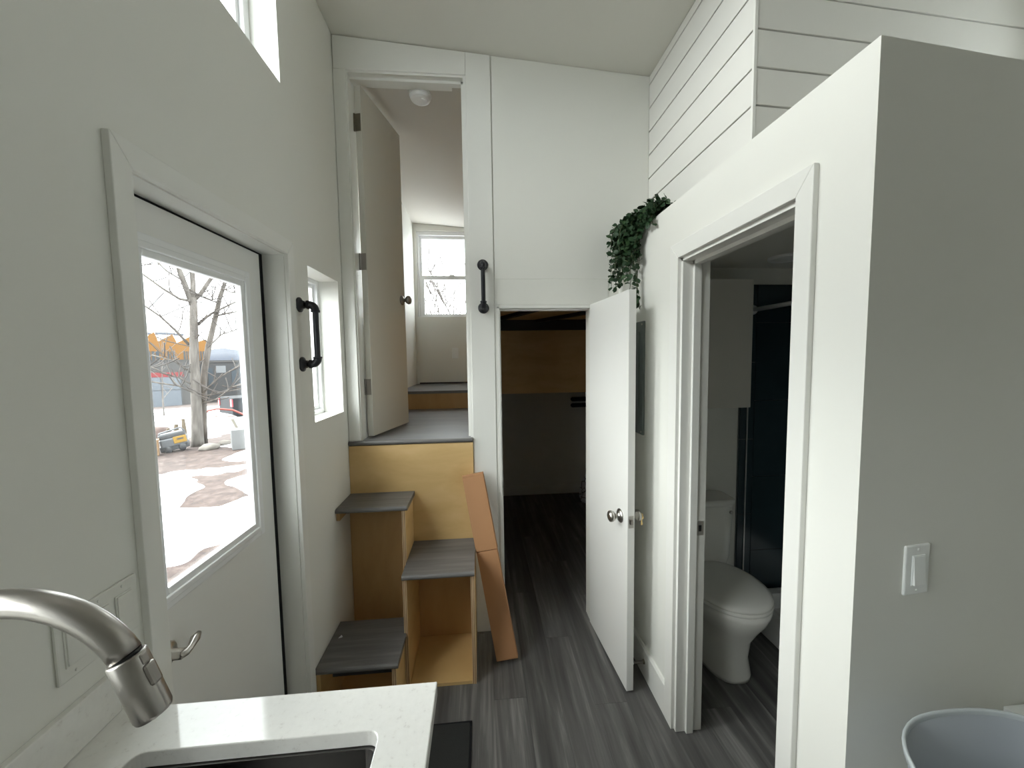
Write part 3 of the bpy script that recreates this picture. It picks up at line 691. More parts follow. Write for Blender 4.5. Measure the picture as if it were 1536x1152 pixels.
bm = B(); lathe(bm, [(0, .002), (.0150, .002), (.0162, .004), (.0162, .066), (.0150, .070), (.0120, .070), (.0115, .066), (0, .066)], 28, aim(P0, dirv)); hd = obj('spray_head', bm, 'steel', t, smooth=True, bevel=.0008)
sidev = Vector((dirv.z*-1, 0, dirv.x)).normalized()
mt = Matrix(((sidev.x, 0, dirv.x, P0.x), (0, -1, 0, P0.y), (sidev.z, 0, dirv.z, P0.z), (0, 0, 0, 1)))
obj('spray_button', bx(.013, .0195, -.006, .006, .016, .040, mt), 'dnickel', hd, bevel=.003)
obj('button_ridge', bx(.013, .0172, -.0045, .0045, .004, .016, mt), 'dnickel', hd, bevel=.002)

# ================================================================== toilet
TX = 1.225
t = thing('toilet', 'white two-piece toilet with closed lid in the bathroom', 'toilet', (TX, 1.85, 0))
yc = 1.735
rings = []
for z, a, b_, cy, e in ((0, .108, .185, 1.80, 2.6), (.02, .110, .187, 1.80, 2.6), (.10, .100, .175, 1.80, 2.4), (.20, .104, .178, 1.785, 2.3), (.27, .132, .195, 1.765, 2.2), (.325, .165, .212, 1.75, 2.15), (.365, .180, .222, 1.745, 2.1), (.392, .183, .224, 1.745, 2.1)):
    rings.append(sup(TX, cy, z, a, b_, e))
bm = B(); loft(bm, rings); obj('bowl', bm, 'ceramic', t, smooth=True)
bm = B(); loft(bm, [sup(TX, yc+.008, .393, .180, .216, 2.1), sup(TX, yc+.008, .398, .186, .222, 2.1), sup(TX, yc+.008, .410, .186, .222, 2.1), sup(TX, yc+.008, .414, .180, .216, 2.1)]); obj('seat', bm, 'seat', t, smooth=True)
bm = B(); loft(bm, [sup(TX, yc+.008, .4145, .182, .218, 2.1), sup(TX, yc+.008, .419, .187, .223, 2.1), sup(TX, yc+.008, .430, .185, .221, 2.1), sup(TX, yc+.010, .438, .165, .20, 2.1), sup(TX, yc+.012, .444, .11, .14, 2.1), sup(TX, yc+.012, .446, .04, .05, 2.1)]); obj('lid', bm, 'seat', t, smooth=True)
bm = B(); loft(bm, [sup(TX, 2.018, .385, .155, .075, 6), sup(TX, 2.016, .45, .174, .080, 6), sup(TX, 2.015, .755, .188, .085, 6)]); tk = obj('tank', bm, 'ceramic', t, smooth=False, bevel=.01)
bm = B(); loft(bm, [sup(TX, 2.013, .7555, .195, .090, 6), sup(TX, 2.013, .775, .197, .092, 6), sup(TX, 2.013, .785, .190, .084, 6)]); obj('tank_lid', bm, 'ceramic', t, smooth=False, bevel=.004)
bm = B(); lathe(bm, [(0, 0), (.010, 0), (.009, .006), (0, .006)], 16, aim((TX+.155, 1.930, .715), (0, -1, 0))); obj('flush_button', bm, 'nickel', tk, smooth=True)
bm = B(); loft(bm, [sup(TX, 1.95, .18, .11, .10, 4), sup(TX, 1.95, .388, .15, .11, 4)]); obj('rear_deck', bm, 'ceramic', t, smooth=False, bevel=.01)

# cabinet over the toilet
t = thing('wall_cabinet', 'plain wall cabinet above the toilet in the dim bathroom', 'cabinet', (1.21, 2.0, 1.298))
obj('body', bx(.985, 1.490, 1.965, YB, 1.298, 2.000), 'cabinet', t)
for a, c in ((.987, 1.236), (1.240, 1.488)): obj('door', bx(a, c, 1.945, 1.964, 1.300, 1.998), 'cabinet', t, bevel=.002)

# shower: tiles, pan, rod, glass edge
wt = struct('wall_shower', bx(1.535, XH-.001, YB-.006, YB, 0, 2.000), 'grout', 'dark teal tiled shower wall beside the toilet', 'wall')
ws = struct('wall_shower_side', bx(XH-.006, XH, 1.15, YB-.006, 0, 2.000), 'grout', 'dark teal tiled side wall of the shower', 'wall')
TH = .461
xs = [1.537, 1.627, 1.927, XH-.008]
for i in range(3):
    z = (.856 if i % 2 else 1.085) - 2*TH*(1) - TH
    while z < 2.0:
        za, zb2 = max(z, .0), min(z+TH, 2.0)
        if zb2-za > .02: obj('tile', bx(xs[i]+.0015, xs[i+1]-.0015, YB-.014, YB-.006, za+.0015, zb2-.0015), 'tile', wt, bevel=.001)
        z += TH
y_ = YB-.016
for i in range(4):
    z = (.856 if i % 2 else 1.085) - 3*TH
    while z < 2.0:
        za, zb2 = max(z, 0), min(z+TH, 2.0)
        if zb2-za > .02: obj('tile', bx(XH-.014, XH-.006, y_-.24+.0015, y_-.0015, za+.0015, zb2-.0015), 'tile', ws, bevel=.001)
        z += TH
    y_ -= .24
t = thing('shower_pan', 'white acrylic shower pan with a raised curb', 'shower pan', (1.88, 1.6, 0))
px0, px1, py0, py1 = 1.575, XH-.016, 1.16, YB-.016
bm = B(); loft(bm, [[(p[0], p[1], z) for p in rrect(px0+a, px1-a, py0+a, py1-a, r_)] for a, z, r_ in ((.0, 0, .03), (.004, .10, .03), (.012, .155, .03), (.03, .160, .03), (.06, .150, .03), (.075, .07, .03), (.12, .055, .03))]); obj('pan', bm, 'acrylic', t, smooth=False, bevel=.004)
bm = B(); lathe(bm, [(0, .003), (.04, .003), (.045, 0), (0, 0)], 20, Matrix.Translation((1.9, 1.6, .0552))); obj('drain', bm, 'steel', t)
t = thing('curtain_rod', 'pale shower curtain rod across the dark tiles', 'curtain rod', (1.60, 1.6, 1.85))
bm = B(); tube(bm, [(1.60, yf(1.6)+.106, 1.852), (1.60, YB-.020, 1.852)], .012, 14); obj('rod', bm, 'vinyl', t, smooth=True)
for yy, s in ((yf(1.6)+.1, 1), (YB-.014, -1)):
    bm = B(); lathe(bm, [(0, 0), (.028, 0), (.026, .006), (.014, .014), (0, .014)], 18, aim((1.60, yy, 1.852), (0, s, 0))); obj('flange', bm, 'vinyl', t, smooth=True)
tag(obj('shower_trim', bx(1.578, 1.584, YB-.020, YB-.0142, .162, 2.0), 'nickel'), 'slim metal edge strip at the start of the shower tiles', 'trim')
t = thing('ceiling_light', 'flat round light on the bathroom ceiling', 'ceiling light', (1.60, 1.86, 2.095))
bm = B(); lathe(bm, [(0, 0), (.085, 0), (.085, -.008), (.078, -.014), (.068, -.014), (.068, -.008), (0, -.008)], 32, Matrix.Translation((1.60, 1.86, 2.095))); obj('rim', bm, 'vinyl', t)
bm = B(); lathe(bm, [(0, -.0085), (.067, -.0085), (.060, -.013), (0, -.015)], 32, Matrix.Translation((1.60, 1.86, 2.095))); obj('diffuser', bm, 'plate', t, smooth=True)

# ================================================================== closet contents
t = thing('bar_rack', 'black padded double bar rack on the closet end wall', 'rack', (1.18, 4.24, 1.06))
obj('wall_plate', bx(1.30, 1.40, 4.25, 4.26, 1.00, 1.16), 'blackpad', t)
for z in (1.115, 1.045):
    bm = B(); tube(bm, [(1.35, 4.255, z), (1.35, 4.20, z)], .012, 10); tube(bm, [(1.025, 4.19, z), (1.035, 4.19, z), (1.04, 4.19, z), (1.5, 4.19, z), (1.505, 4.19, z)], [.012, .020, .024, .024, .016], 14); obj('padded_bar', bm, 'blackpad', t, smooth=True)
bm = B()
rings = []
for z, a, b_ in ((0, .15, .12), (.03, .175, .14), (.12, .165, .13), (.24, .135, .11), (.34, .09, .08), (.40, .03, .03)):
    rg = sup(1.25, 3.98, z, a, b_, 2.2, 36)
    rings.append([(p[0]+.016*math.sin(p[1]*60+z*20), p[1]+.012*math.sin(p[0]*50+z*31), p[2]) for p in rg])
loft(bm, rings)
tag(obj('bedding_bundle', bm, 'pattern', smooth=True), 'patterned fabric bundle on the dark closet floor', 'bedding')

# ================================================================== hanging plant on the ledge
t = thing('trailing_ivy', 'dark green trailing ivy spilling over the bathroom wall ledge', 'plant', (.875, 1.83, ZP))
bm = B(); loft(bm, [[(p[0], p[1], z) for p in rrect(.828-g, .905+g, 1.68-g, 2.03+g, .02)] for z, g in ((ZP, 0), (ZP+.045, .006))]); obj('planter', bm, 'pot', t)
leaf_me = []
for k, mt_ in enumerate(('leaf', 'leaf2')):
    me = bpy.data.meshes.new('leaf')
    v = [(0, 0, 0), (.28, .35, .05), (.30, .68, .05), (0, 1.0, -.06), (-.28, .35, .05), (-.30, .68, .05), (0, .36, -.02), (0, .70, -.03), (0, -.25, 0.02)]
    f = [(0, 1, 6), (1, 2, 7, 6), (2, 3, 7), (0, 6, 4), (4, 6, 7, 5), (5, 7, 3), (0, 8, 6)]
    me.from_pydata(v, [], f); me.materials.append(M[mt_])
    for p in me.polygons: p.use_smooth = True
    leaf_me.append(me)
RND = random.Random(11)
rest = B(); nleaf = 0; vines = []
leaves = []
for i in range(78):
    sy = 1.66 + .36*(i+.5)/78 + RND.uniform(-.02, .02)
    far = (sy-1.66)/.36
    reach = RND.uniform(.012, .075)*(.4+.6*far)
    hang = RND.choice((.08, .14, .2, .24, .28))*(.55+.5*far) + RND.uniform(0, .05)
    if i in (26, 29, 32, 35): hang = RND.uniform(.36, .46); reach = .02
    if far < .25: hang *= .10; reach *= .3
    P = [Vector((RND.uniform(.84, .90), sy, ZP+.05))]
    P.append(Vector((RND.uniform(.81, .84), sy+RND.uniform(-.03, .03), ZP+RND.uniform(.050, .095))))
    ex_ = XR - .012 - reach
    P.append(Vector((ex_+.35*reach, P[1].y+RND.uniform(-.03, .02), ZP+RND.uniform(.02, .08))))
    n_ = max(2, int(hang/.03)); q = P[-1].copy()
    for k in range(n_):
        q = q + Vector((-reach*.65/n_*2*max(0, 1-k/n_*1.3) + RND.uniform(-.008, .008), RND.uniform(-.010, .008), -.03)); q.x = min(q.x, XR-.012); q.y = min(q.y, YB-.04); P.append(q.copy())
    for p_ in P: p_.y = min(p_.y, YB-.035)
    vines.append(P)
    for a, c in zip(P, P[1:]):
        L_ = (c-a).length; m_ = max(1, int(L_/.012))
        for k in range(m_):
            pos = a.lerp(c, (k+RND.random())/m_)
            size = RND.uniform(.024, .040)
            out = Vector((RND.uniform(-1, .25), RND.uniform(-1, .45), RND.uniform(-.9, .5))).normalized()
            if pos.x > XR-.03 and pos.z < ZP: out.x = -abs(out.x)
            nr = Vector((RND.uniform(-1, .2), RND.uniform(-1.2, .2), RND.uniform(-.1, 1))).normalized()
            xx = out.cross(nr).normalized(); nr = xx.cross(out).normalized()
            if (pos + out*size).x > XR-.004 and (pos+out*size).z < ZP+.01: continue
            if (pos + out*size).y > YB-.012: continue
            mm = Matrix(((xx.x, out.x, nr.x, pos.x), (xx.y, out.y, nr.y, pos.y), (xx.z, out.z, nr.z, pos.z), (0, 0, 0, 1))) @ Matrix.Scale(size, 4)
            leaves.append(mm)
bm = B()
for P in vines: tube(bm, P, .0016, 4, cap=False)
obj('vine', bm, 'stem', t)
RND.shuffle(leaves)
inv = WM[t].inverted()
for k, mm in enumerate(leaves):
    if k < 290:
        o = bpy.data.objects.new('leaf', leaf_me[k % 2]); COL.objects.link(o); o.parent = t; o.matrix_local = inv @ mm
    else:
        vv = [rest.verts.new(mm @ v.co) for v in leaf_me[0].vertices]
        for p in leaf_me[0].polygons: rest.faces.new([vv[i] for i in p.vertices])
o = obj('foliage', rest, 'leaf', t, smooth=True); o['kind'] = 'stuff'

# ================================================================== tub on a low cabinet at the right
t = thing('low_cabinet', 'low white cabinet below the grey plastic tub', 'cabinet', (1.05, .40, 0))
obj('body', bx(.80, 1.55, .18, .695, .0, .50), 'cabinet', t)
obj('top', bx(.785, 1.56, .165, .696, .50, .52), 'cabinet', t, bevel=.002)
for a, c in ((.803, 1.172), (1.178, 1.547)):
    dd = obj('door', bx(a, c, .162, .179, .03, .49), 'cabinet', t, bevel=.002)
    bm = B(); lathe(bm, [(0, 0), (.008, 0), (.006, .012), (.014, .018), (.012, .026), (0, .027)], 14, aim(((a+c)/2, .162, .42), (0, -1, 0))); obj('knob', bm, 'nickel', dd, smooth=True)
t = thing('plastic_tub', 'grey plastic tub with a pale rim below the light switch', 'tub', (.985, .44, .52))
tcx, tcy, ta, tb_ = .965, .420, .225, .240
bm = B(); loft(bm, [sup(tcx, tcy, .522, ta*.80, tb_*.80, 2.6, 56), sup(tcx, tcy, .54, ta*.84, tb_*.84, 2.6, 56), sup(tcx, tcy, .832, ta*.985, tb_*.985, 2.6, 56), sup(tcx, tcy, .832, ta*.975, tb_*.975, 2.6, 56), sup(tcx, tcy, .55, ta*.82, tb_*.82, 2.6, 56), sup(tcx, tcy, .535, ta*.76, tb_*.76, 2.6, 56)]); obj('body', bm, 'tub', t, smooth=True)
bm = B(); loft(bm, [sup(tcx, tcy, z, ta*k, tb_*k, 2.6, 56) for z, k in ((.827, .975), (.827, 1.0), (.838, 1.004), (.842, 1.0), (.842, .984), (.838, .978), (.830, .976))], cap=False); obj('rim', bm, 'tubrim', t, smooth=True)
bm = B(); lathe(bm, [(0, 0), (.014, 0), (.016, .006), (.012, .014), (0, .014)], 16, aim((tcx-ta*1.0, tcy+.10, .795), (-1, .2, 0))); obj('handle_lug', bm, 'tubrim', t, smooth=True)
t = thing('wall_shelf', 'small white folding shelf on the wall behind the plastic tub', 'shelf', (1.24, .73, .80))
obj('cleat', bx(1.262, 1.52, .715, yf(1.262), .700, .722), 'plate', t, bevel=.002)
obj('shelf_board', bx(1.318, 1.52, .50, .714, .712, .725), 'plate', t, bevel=.003)

# ================================================================== outdoors
def hterr(x, y):
    d = math.hypot(x, y)
    h = -.62 + .05*noise.noise(Vector((x*.35, y*.35, 0))) + .02*noise.noise(Vector((x*1.3, y*1.3, 3)))
    if d > 13: h -= .060*(d-13)
    return h
def grid(fn, x0, x1, y0, y1, nx, ny):
    bm = B(); g = [[bm.verts.new((x0+(x1-x0)*i/nx, y0+(y1-y0)*j/ny, fn(x0+(x1-x0)*i/nx, y0+(y1-y0)*j/ny))) for j in range(ny+1)] for i in range(nx+1)]
    for i in range(nx):
        for j in range(ny): bm.faces.new((g[i][j], g[i+1][j], g[i+1][j+1], g[i][j+1]))
    return bm
bm = grid(hterr, -90, XO-.25, -25, 95, 120, 140)
struct('ground_yard', bm, 'ground', 'reddish mulch and dirt yard outside the entry door', 'ground', smooth=True)
# snow lies as geometry above the dirt where the mask is positive
AZ = math.radians(-35.3)
def loc(D, s, z, az=AZ): return Vector((D*math.sin(az)+s*math.cos(az), D*math.cos(az)-s*math.sin(az), z))
def ell(D, s, cD, cs, a, b_): return 1 - math.hypot((D-cD)/a, (s-cs)/b_)
def snow(D, s):
    p = loc(D, s, 0)
    n = .55*noise.noise(Vector((D*.9, s*1.8, 7))) + .35*noise.noise(Vector((D*2.4, s*4.0, 1)))
    m = max(1-abs(D-6.55)/.95, ell(D, s, 8.6, -.62, 1.3, .62)*1.3, ell(D, s, 8.1, 1.1, 1.1, .75), (1-abs(D-9.75+.3*s)/.30)*.45, ell(D, s, 12.4, .95, .7, .45)*.7, (1-abs(D-20.5)/5.2)*1.5, (1-abs(D-32)/5)*1.2, ell(D, s, 10.8, .9, .5, .4)*.6, (1-abs(D-42)/3))
    m = m - 2.2*max(0, ell(D, s, 7.75, .10, .75, .42))
    return hterr(p.x, p.y) + max(-.08, min(.09 if D < 12 else .14, .17*(m+.75*n)))
def dsgrid(D0, D1, s0, s1, nD, ns, wf=0.):
    bm = B(); g = []
    for i in range(nD+1):
        D = D0+(D1-D0)*i/nD; row = []
        for j in range(ns+1):
            s_ = (s0+(s1-s0)*j/ns)*(1+wf*(D-D0)); row.append(bm.verts.new(loc(D, s_, snow(D, s_))))
        g.append(row)
    for i in range(nD):
        for j in range(ns): bm.faces.new((g[i][j], g[i+1][j], g[i+1][j+1], g[i][j+1]))
    return bm
tag(obj('snow', dsgrid(4.6, 14.6, -2.6, 2.6, 230, 130), 'snow', smooth=True), 'melting white snow patches lying on the reddish mulch', 'snow', kind='stuff')
tag(obj('snow', dsgrid(14.62, 50, -5, 5, 120, 70, .03), 'snow', smooth=True), 'broad white snow field in front of the grey workshop', 'snow', kind='stuff')

# bare tree
def tree(name, label, base, H, seed, rad, levels, lean=(0, 0), forks=None, grp=None, mn=.015):
    R_ = random.Random(seed)
    t = thing(name, label, 'tree', base, group=grp)
    tr = B(); br = B(); tw = B()
    def branch(p, d, L_, r_, lev, bm_):
        pts = [p.copy()]; rads = [r_]; n = 6; q = p.copy(); dd = d.copy()
        for k in range(n):
            dd = (dd + Vector((R_.uniform(-.16, .16), R_.uniform(-.16, .16), R_.uniform(-.03, .12)))).normalized(); q = q + dd*L_/n
            pts.append(q.copy()); rads.append(max(mn, r_*(1-.75*(k+1)/n)))
        tube(bm_, pts, rads, 8 if lev < 2 else (5 if lev == 2 else 3), cap=False)
        if lev >= levels: return
        for k in range(R_.randint(4, 6)):
            i = R_.randint(2, n); a = pts[i]; side = Vector((R_.uniform(-1, 1), R_.uniform(-1, 1), R_.uniform(.0, .8))).normalized()
            branch(a, (dd*.5+side).normalized(), L_*R_.uniform(.4, .6), max(mn, rads[i]*.6), lev+1, br if lev+1 < 2 else tw)
    b0_ = Vector(base)
    if forks is None:
        branch(b0_, Vector((lean[0], lean[1], 1)).normalized(), H, rad, 0, tr)
    else: forks(b0_, tr, br, tw, branch, R_)
    o1 = obj('trunk', tr, 'bark', t, smooth=True)
    if br.verts: obj('branches', br, 'bark', t, smooth=True)
    if tw.verts: o3 = obj('twigs', tw, 'twig', t, smooth=True); o3['kind'] = 'stuff'
    return t
def big(b0_, tr, br, tw, branch, R_):
    rt_ = Vector((math.cos(AZ), -math.sin(AZ), 0))
    def P(s, z, dep=0): return Vector((b0_.x, b0_.y, 0)) + rt_*s + Vector((math.sin(AZ), math.cos(AZ), 0))*dep + Vector((0, 0, z))
    tube(tr, [P(-.06, -.72), P(-.05, -.45), P(-.02, .6), P(.0, 1.67), P(.045, 2.71), P(.07, 3.3)], [.16, .135, .112, .100, .090, .080], 14)
    tube(tr, [P(.06, 3.05), P(-.04, 3.45), P(-.16, 3.95), P(-.3, 4.8), P(-.4, 6)], [.075, .068, .060, .05, .03], 10)
    tube(tr, [P(.06, 3.1), P(.08, 3.6), P(.09, 4.1), P(.06, 5.0), P(.1, 6.2)], [.068, .060, .055, .045, .03], 10)
    tube(tr, [P(.09, 3.25), P(.22, 3.4), P(.44, 3.8), P(.62, 4.1), P(.8, 4.9)], [.052, .052, .047, .04, .02], 9)
    tube(tr, [P(.07, -.68, .25), P(.10, .2, .22), P(.15, 1.0, .2), P(.20, 1.4, .2), P(.32, 2.05, .2), P(.49, 2.75, .2), P(.64, 3.4, .2), P(.77, 3.8, .2), P(.9, 5, .2)], [.095, .088, .082, .078, .072, .064, .056, .048, .03], 10)
    for pts, r_ in (([(-.0, 3.2), (-.2, 3.24), (-.5, 3.46), (-.92, 3.85), (-1.4, 4.1)], .026), ([(-.04, 2.0), (-.34, 2.45), (-.6, 2.78), (-.94, 3.09), (-1.4, 3.4)], .024), ([(.12, 2.6), (.3, 2.8), (.46, 2.94), (.94, 3.24), (1.4, 3.5)], .028), ([(.5, 2.85), (.8, 2.95), (1.2, 3.05)], .018), ([(-.05, 1.0), (-.3, 1.2), (-.55, 1.3), (-.95, 1.6)], .016), ([(.15, .8), (.4, 1.1), (.67, 1.3), (1.1, 1.6)], .016), ([(.1, .5), (.4, .6), (.75, .9), (1.1, 1.0)], .016), ([(-.06, 1.3), (-.4, 1.65), (-.8, 1.8)], .014), ([(.14, .7), (.5, .75), (.95, .85)], .013), ([(.3, 2.0), (.6, 2.35), (.95, 2.5)], .014), ([(-.1, 3.7), (-.4, 3.9), (-.8, 4.4)], .015), ([(.1, 3.4), (.35, 3.3), (.6, 3.2)], .012), ([(-.06, .8), (-.35, 1.0), (-.9, 1.15)], .013), ([(.7, 3.6), (.9, 3.5), (1.2, 3.6)], .013)):
        tube(br, [P(a, c, R_.uniform(-.1, .1)) for a, c in pts], [max(.017, 1.45*r_*(1-.15*i)) for i in range(len(pts))], 7)
        for k in range(8):
            i = R_.randint(1, len(pts)-1); a = P(*pts[i]).lerp(P(*pts[i-1]), R_.random())
            d_ = (rt_*R_.uniform(-1, 1) + Vector((0, 0, R_.uniform(-.15, 1))) + Vector((math.sin(AZ), math.cos(AZ), 0))*R_.uniform(-.6, .6)).normalized()
            branch(a, d_, R_.uniform(.3, .75), .016, 3, tw)
tree('bare_tree', 'large bare forked tree standing in the snowy yard', tuple(loc(13.0, 0, -.62)), 6, 3, .2, 3, forks=big)
p_ = loc(30, -1.55, -1.64); tree('bare_sapling', 'thin bare sapling in front of the overhead door', tuple(p_), 3.4, 8, .05, 2)
for i, (xx, yy, hh, lb) in enumerate(((-3.35, 30, 9.0, 'tallest thin bare tree seen faintly through the bedroom window'), (-2.9, 33, 8.0, 'shorter thin bare tree seen faintly through the bedroom window'))):
    tree('bare_tree', lb, (xx, yy, -1.2), hh, 20+i, .10, 2, mn=.036)

# buildings, facade frame at azimuth -37 degrees
A2 = math.radians(-37)
def fmat(D): 
    f_ = Vector((math.sin(A2), math.cos(A2), 0)); r_ = Vector((math.cos(A2), -math.sin(A2), 0)); o_ = f_*D
    return Matrix(((r_.x, f_.x, 0, o_.x), (r_.y, f_.y, 0, o_.y), (0, 0, 1, 0), (0, 0, 0, 1)))
F = fmat(60)
def fb(s0, s1, d0, d1, z0, z1): return bx(s0, s1, d0, d1, z0, z1, F)
def fp(pts, d0, d1):
    bm = prism(pts, 'y', d0, d1); bm.transform(F); return bm
gb = thing('workshop_building', 'low grey workshop with a red band and pale overhead doors', 'building', tuple(F @ Vector((-1.4, 0, -4))))
obj('wall', fb(-9, 1.75, 0, 6, -4.6, 1.95), 'greybld', gb)
obj('parapet', fb(-9.05, 1.8, -.06, 6, 1.80, 2.0), 'dkbld', gb)
obj('red_band', fb(-9, .72, -.05, 0, -.02, .52), 'redpaint', gb)
for s in (-7.2, -4.55, -1.9):
    dd = obj('overhead_door', fb(s-1.2, s+2.3-1.2+1.25, -.03, 0, -3.9, -.04), 'gdoor', gb)
    for zz in (-1.55, ): obj('rail', fb(s-1.2, s+2.35, -.06, -.03, zz-.03, zz+.03), 'mullion', dd)
    for sx in (-1.2, .56, 2.3): obj('mullion', fb(s+sx-.03, s+sx+.03, -.06, -.03, -3.9, -.04), 'mullion', dd)
ob = thing('orange_building', 'orange building with three sawtooth gables and rooftop solar panels', 'building', tuple(F @ Vector((0, 10, -2))))
O = 8.
k = (60+O)/60
def oz(z): return 1.59 + (z-1.59)*k
def osx(s): return s*k
prof = [(-4.2, .5), (-4.2, 4.2), (-3.05, 4.05), (-1.62, 5.2), (-1.35, 4.12), (-.03, 5.02), (.33, 4.02), (1.48, 4.76), (1.85, 4.0), (3.0, 4.5), (3.15, 4.3), (3.15, .5)]
obj('wall', fp([(osx(a), oz(c)) for a, c in prof], O, O+7), 'orange', ob)
for a, c in ((-2.32, -1.30), (-.58, .02), (.83, 1.47), (2.1, 2.8)):
    w = obj('window', fb(osx(a), osx(c), O-.05, O, oz(1.95), oz(3.0)), 'offglass', ob)
    for q in (1/3, 2/3): obj('mullion', fb(osx(a+(c-a)*q)-.04, osx(a+(c-a)*q)+.04, O-.08, O-.05, oz(1.95), oz(3.0)), 'orange', w)
for a, c, z in ((-3.0, -1.9, 5.02), (-1.55, .2, 5.08), (.1, 1.0, 5.0)):
    obj('solar_panel', fb(osx(a), osx(c), O+2, O+3.5, oz(z)-.02, oz(z+.22)), 'solar', ob)
db = thing('office_building', 'dark grey low building with a white sign behind the tree', 'building', tuple(F @ Vector((4.5, 5, -4))))
obj('wall', fb(1.95, 9.5, 4, 7.7, -5.2, 1.9), 'dkbld', db)
obj('roof_edge', fb(1.9, 9.6, 3.9, 7.7, 1.62, 1.80), 'greybld', db)
obj('sign', fb(4.05, 5.1, 3.93, 4, .20, 1.15), 'sign', db)
for s in (2.4, 3.2, 5.7, 6.6): obj('window', fb(s, s+.5, 3.95, 4, -1.5, .9), 'offglass', db)
def hz(x, y): 
    return -30
bm = B(); n_ = 60; F2 = fmat(420); ring = []
for i in range(n_+1):
    s = -80 + 300*i/n_; h = 13 + 5*noise.noise(Vector((s*.02, 0, 5))) + 2*noise.noise(Vector((s*.1, 0, 2)))
    ring.append([bm.verts.new(F2 @ Vector((s, d_, z_))) for d_, z_ in ((-70, -32), (-20, h*.35), (20, h), (90, -32))])
for a, c in zip(ring, ring[1:]):
    for j in range(3): bm.faces.new((a[j], c[j], c[j+1], a[j+1]))
bm.faces.new(ring[0][::-1]); bm.faces.new(ring[-1])
struct('ground_hill', bm, 'hill', 'distant blue snowy hill ridge behind the buildings', 'hill', smooth=True)

# yard objects
def rockm(c, a, b_, h, seed):
    bm = B(); bmesh.ops.create_icosphere(bm, subdivisions=3, radius=1)
    for v in bm.verts:
        n = 1 + .22*noise.noise(v.co*1.6+Vector((seed, 0, 0))) + .08*noise.noise(v.co*4+Vector((seed, 3, 0)))
        v.co = Vector((v.co.x*a*n, v.co.y*b_*n, v.co.z*h*n))
    bm.transform(Matrix.Translation(c) @ Matrix.Rotation(-AZ, 4, 'Z')); return bm
c = loc(12.3, .17, -.58); tag(obj('rock', rockm(c, .21, .16, .10, 4), 'rock', smooth=True), 'pale flat rock at the foot of the big tree', 'rock')
c = loc(12.7, .52, -.58); tag(obj('rock', rockm(c, .16, .12, .08, 9), 'rock', smooth=True), 'smaller pale rock beside the concrete block', 'rock')
c = loc(16.2, -.98, -.62); tag(obj('boulder', rockm(c, .30, .25, .24, 2), 'boulder', smooth=True), 'rounded reddish boulder behind the tan crate', 'boulder')
c = loc(4.75, -.30, -.57); tag(obj('rock', rockm(c, .05, .04, .03, 5), 'rock', smooth=True), 'small tan stone in the mulch below the door glass', 'rock')
LM = lambda D, s, z: Matrix.Translation(loc(D, s, z)) @ Matrix.Rotation(-AZ, 4, 'Z')
t = thing('portable_machine', 'dark portable machine with a yellow side panel beside the tree', 'machine', tuple(loc(12.7, -.45, -.62)))
m_ = LM(12.7, -.45, -.62) @ Matrix.Rotation(-.16, 4, 'Y') @ Matrix.Diagonal((.60, .7, .86, 1))
bm = bx(-.46, .42, -.25, .25, .16, .42, m_); obj('body', bm, 'machgrey', t, bevel=.04, seg=3)
bm = bx(-.50, .44, -.22, .22, .06, .22, m_); obj('frame', bm, 'machdark', t, bevel=.02)
bm = bx(-.46, .40, -.20, .24, .40, .56, m_); obj('hood', bm, 'machdark', t, bevel=.04, seg=3)
bm = bx(-.02, .40, -.275, -.25, .24, .44, m_); yp = obj('side_panel', bm, 'yellow', t, bevel=.01)
bm = bx(.10, .30, -.285, -.275, .34, .38, m_); obj('lettering_strip', bm, 'machdark', yp)
for s in (-.25, .2):
    bm = B(); lathe(bm, [(0, -.05), (.10, -.05), (.12, -.03), (.12, .03), (.10, .05), (0, .05)], 20, m_ @ aim((s, -.2, .10), (0, 1, 0))); obj('wheel', bm, 'machdark', t, smooth=True)
bm = B(); tube(bm, [m_ @ Vector(p) for p in ((-.46, -.1, .46), (-.40, -.1, .60), (.30, -.1, .66), (.40, -.1, .52))], .022, 8); obj('handle', bm, 'machgrey', t, smooth=True)
t = thing('tan_crate', 'tan wooden crate standing beside the dark machine', 'crate', tuple(loc(12.4, -.86, -.62)))
m_ = LM(12.4, -.86, -.62); obj('body', bx(-.09, .09, -.12, .12, 0, .34, m_), 'tanbox', t); obj('lid', bx(-.10, .10, -.13, .13, .34, .38, m_), 'tanbox', t)
for i, (sx, r_, h, tl, lb) in enumerate(((-.52, .075, .52, .02, 'thickest split firewood log standing behind the dark machine'), (-.33, .065, .66, -.02, 'tallest split firewood log standing behind the dark machine'), (-.70, .05, .42, .02, 'shortest split firewood log standing behind the dark machine'))):
    bm = B(); b_ = loc(14.4, sx, -.68); tube(bm, [b_, b_+Vector((tl*.5, 0, h*.5)), b_+Vector((tl, .0, h))], [r_, r_*.95, r_*.6], 7)
    tag(obj('firewood_log', bm, 'log'), lb, 'log', 'firewood behind the machine')
m_ = LM(11.9, .86, -.62)
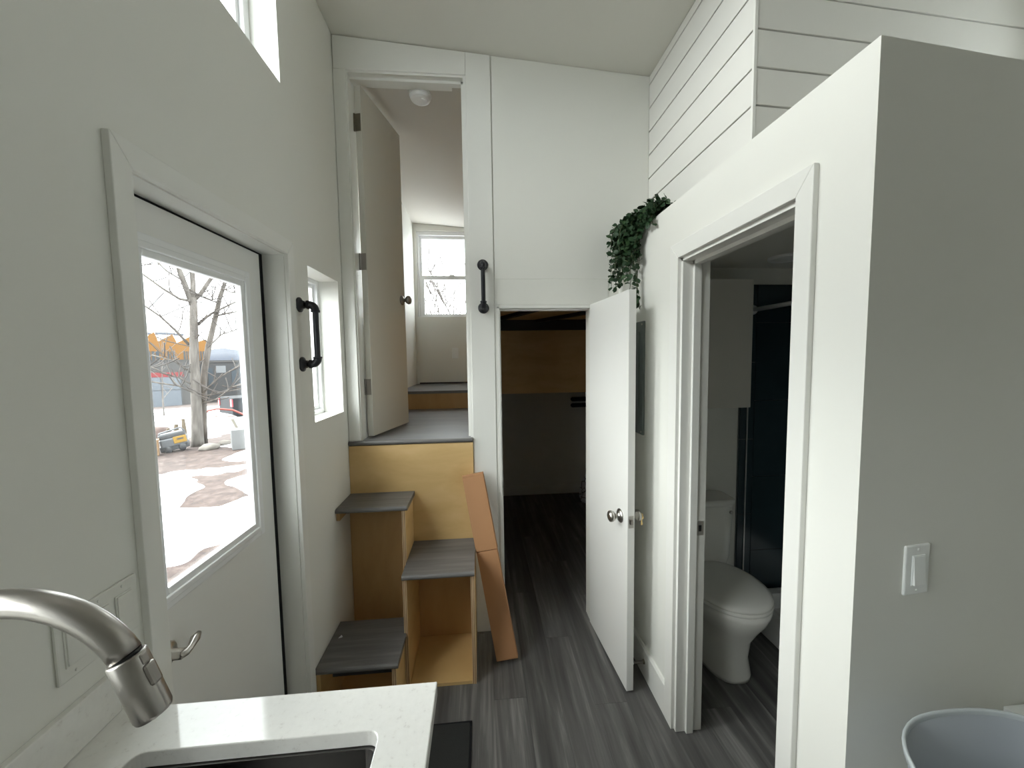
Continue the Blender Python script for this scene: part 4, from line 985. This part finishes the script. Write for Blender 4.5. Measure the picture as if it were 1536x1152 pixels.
t = thing('concrete_block', 'grey concrete block in the snow to the side of the pale rocks', 'block', tuple(loc(11.9, .86, -.62)))
bm = B(); wall(bm, 'y', -.2, .2, -.25, .25, 0, .50, [(-.19, -.03, .06, .44), (.03, .19, .06, .44)]); bm.transform(m_); obj('block', bm, 'concrete', t, bevel=.01)
obj('face_shell', bx(-.25, .25, -.23, -.2, 0, .50, m_), 'concrete', t, bevel=.006)
bm = B(); tube(bm, [loc(14.2, .22, .18), loc(14.1, .45, .22), loc(14, .8, .16), loc(13.8, 1.15, -.05), loc(13.6, 1.7, -.66)], .028, 10); tube(bm, [loc(14.2, .22, .18), loc(14.25, .12, .0), loc(14.3, .10, -.70)], .028, 8)
tag(obj('red_tube', bm, 'redtube', smooth=True), 'bent red plastic tube arching over the snow', 'tube')
bm = bx(-.035, .035, -.02, .02, 0, .75, LM(12.6, .95, -.64) @ Matrix.Rotation(-.35, 4, 'Y'))
tag(obj('lumber_offcut', bm, 'lumber', bevel=.004), 'pale lumber board leaning behind the concrete block', 'board')
# pickup truck
t = thing('pickup_truck', 'black pickup truck parked beyond the concrete block', 'truck', tuple(loc(23, 2.1, -1.25)))
m_ = LM(23, 2.1, -1.25) @ Matrix.Rotation(.25, 4, 'Z')
bm = prism([(-1.1, .35), (4.2, .35), (4.3, .95), (3.0, 1.1), (2.5, 1.75), (1.2, 1.78), (.9, 1.15), (-1.1, 1.15)], 'y', -.9, .9); bm.transform(m_); obj('body', bm, 'truck', t, bevel=.05, seg=2)
for s in (-.2, 3.2):
    for y in (-.85, .85):
        bm = B(); lathe(bm, [(0, -.12), (.28, -.12), (.36, -.08), (.36, .08), (.28, .12), (0, .12)], 20, m_ @ aim((s, y, .36), (0, 1, 0))); obj('wheel', bm, 'machdark', t, smooth=True)
for y in (-.9, .7): obj('tail_lamp', bx(-1.13, -1.08, y, y+.2, .75, 1.1, m_), 'tail', t)
obj('window', bx(1.25, 2.4, -.915, -.9, 1.2, 1.65, m_), 'offglass', t)
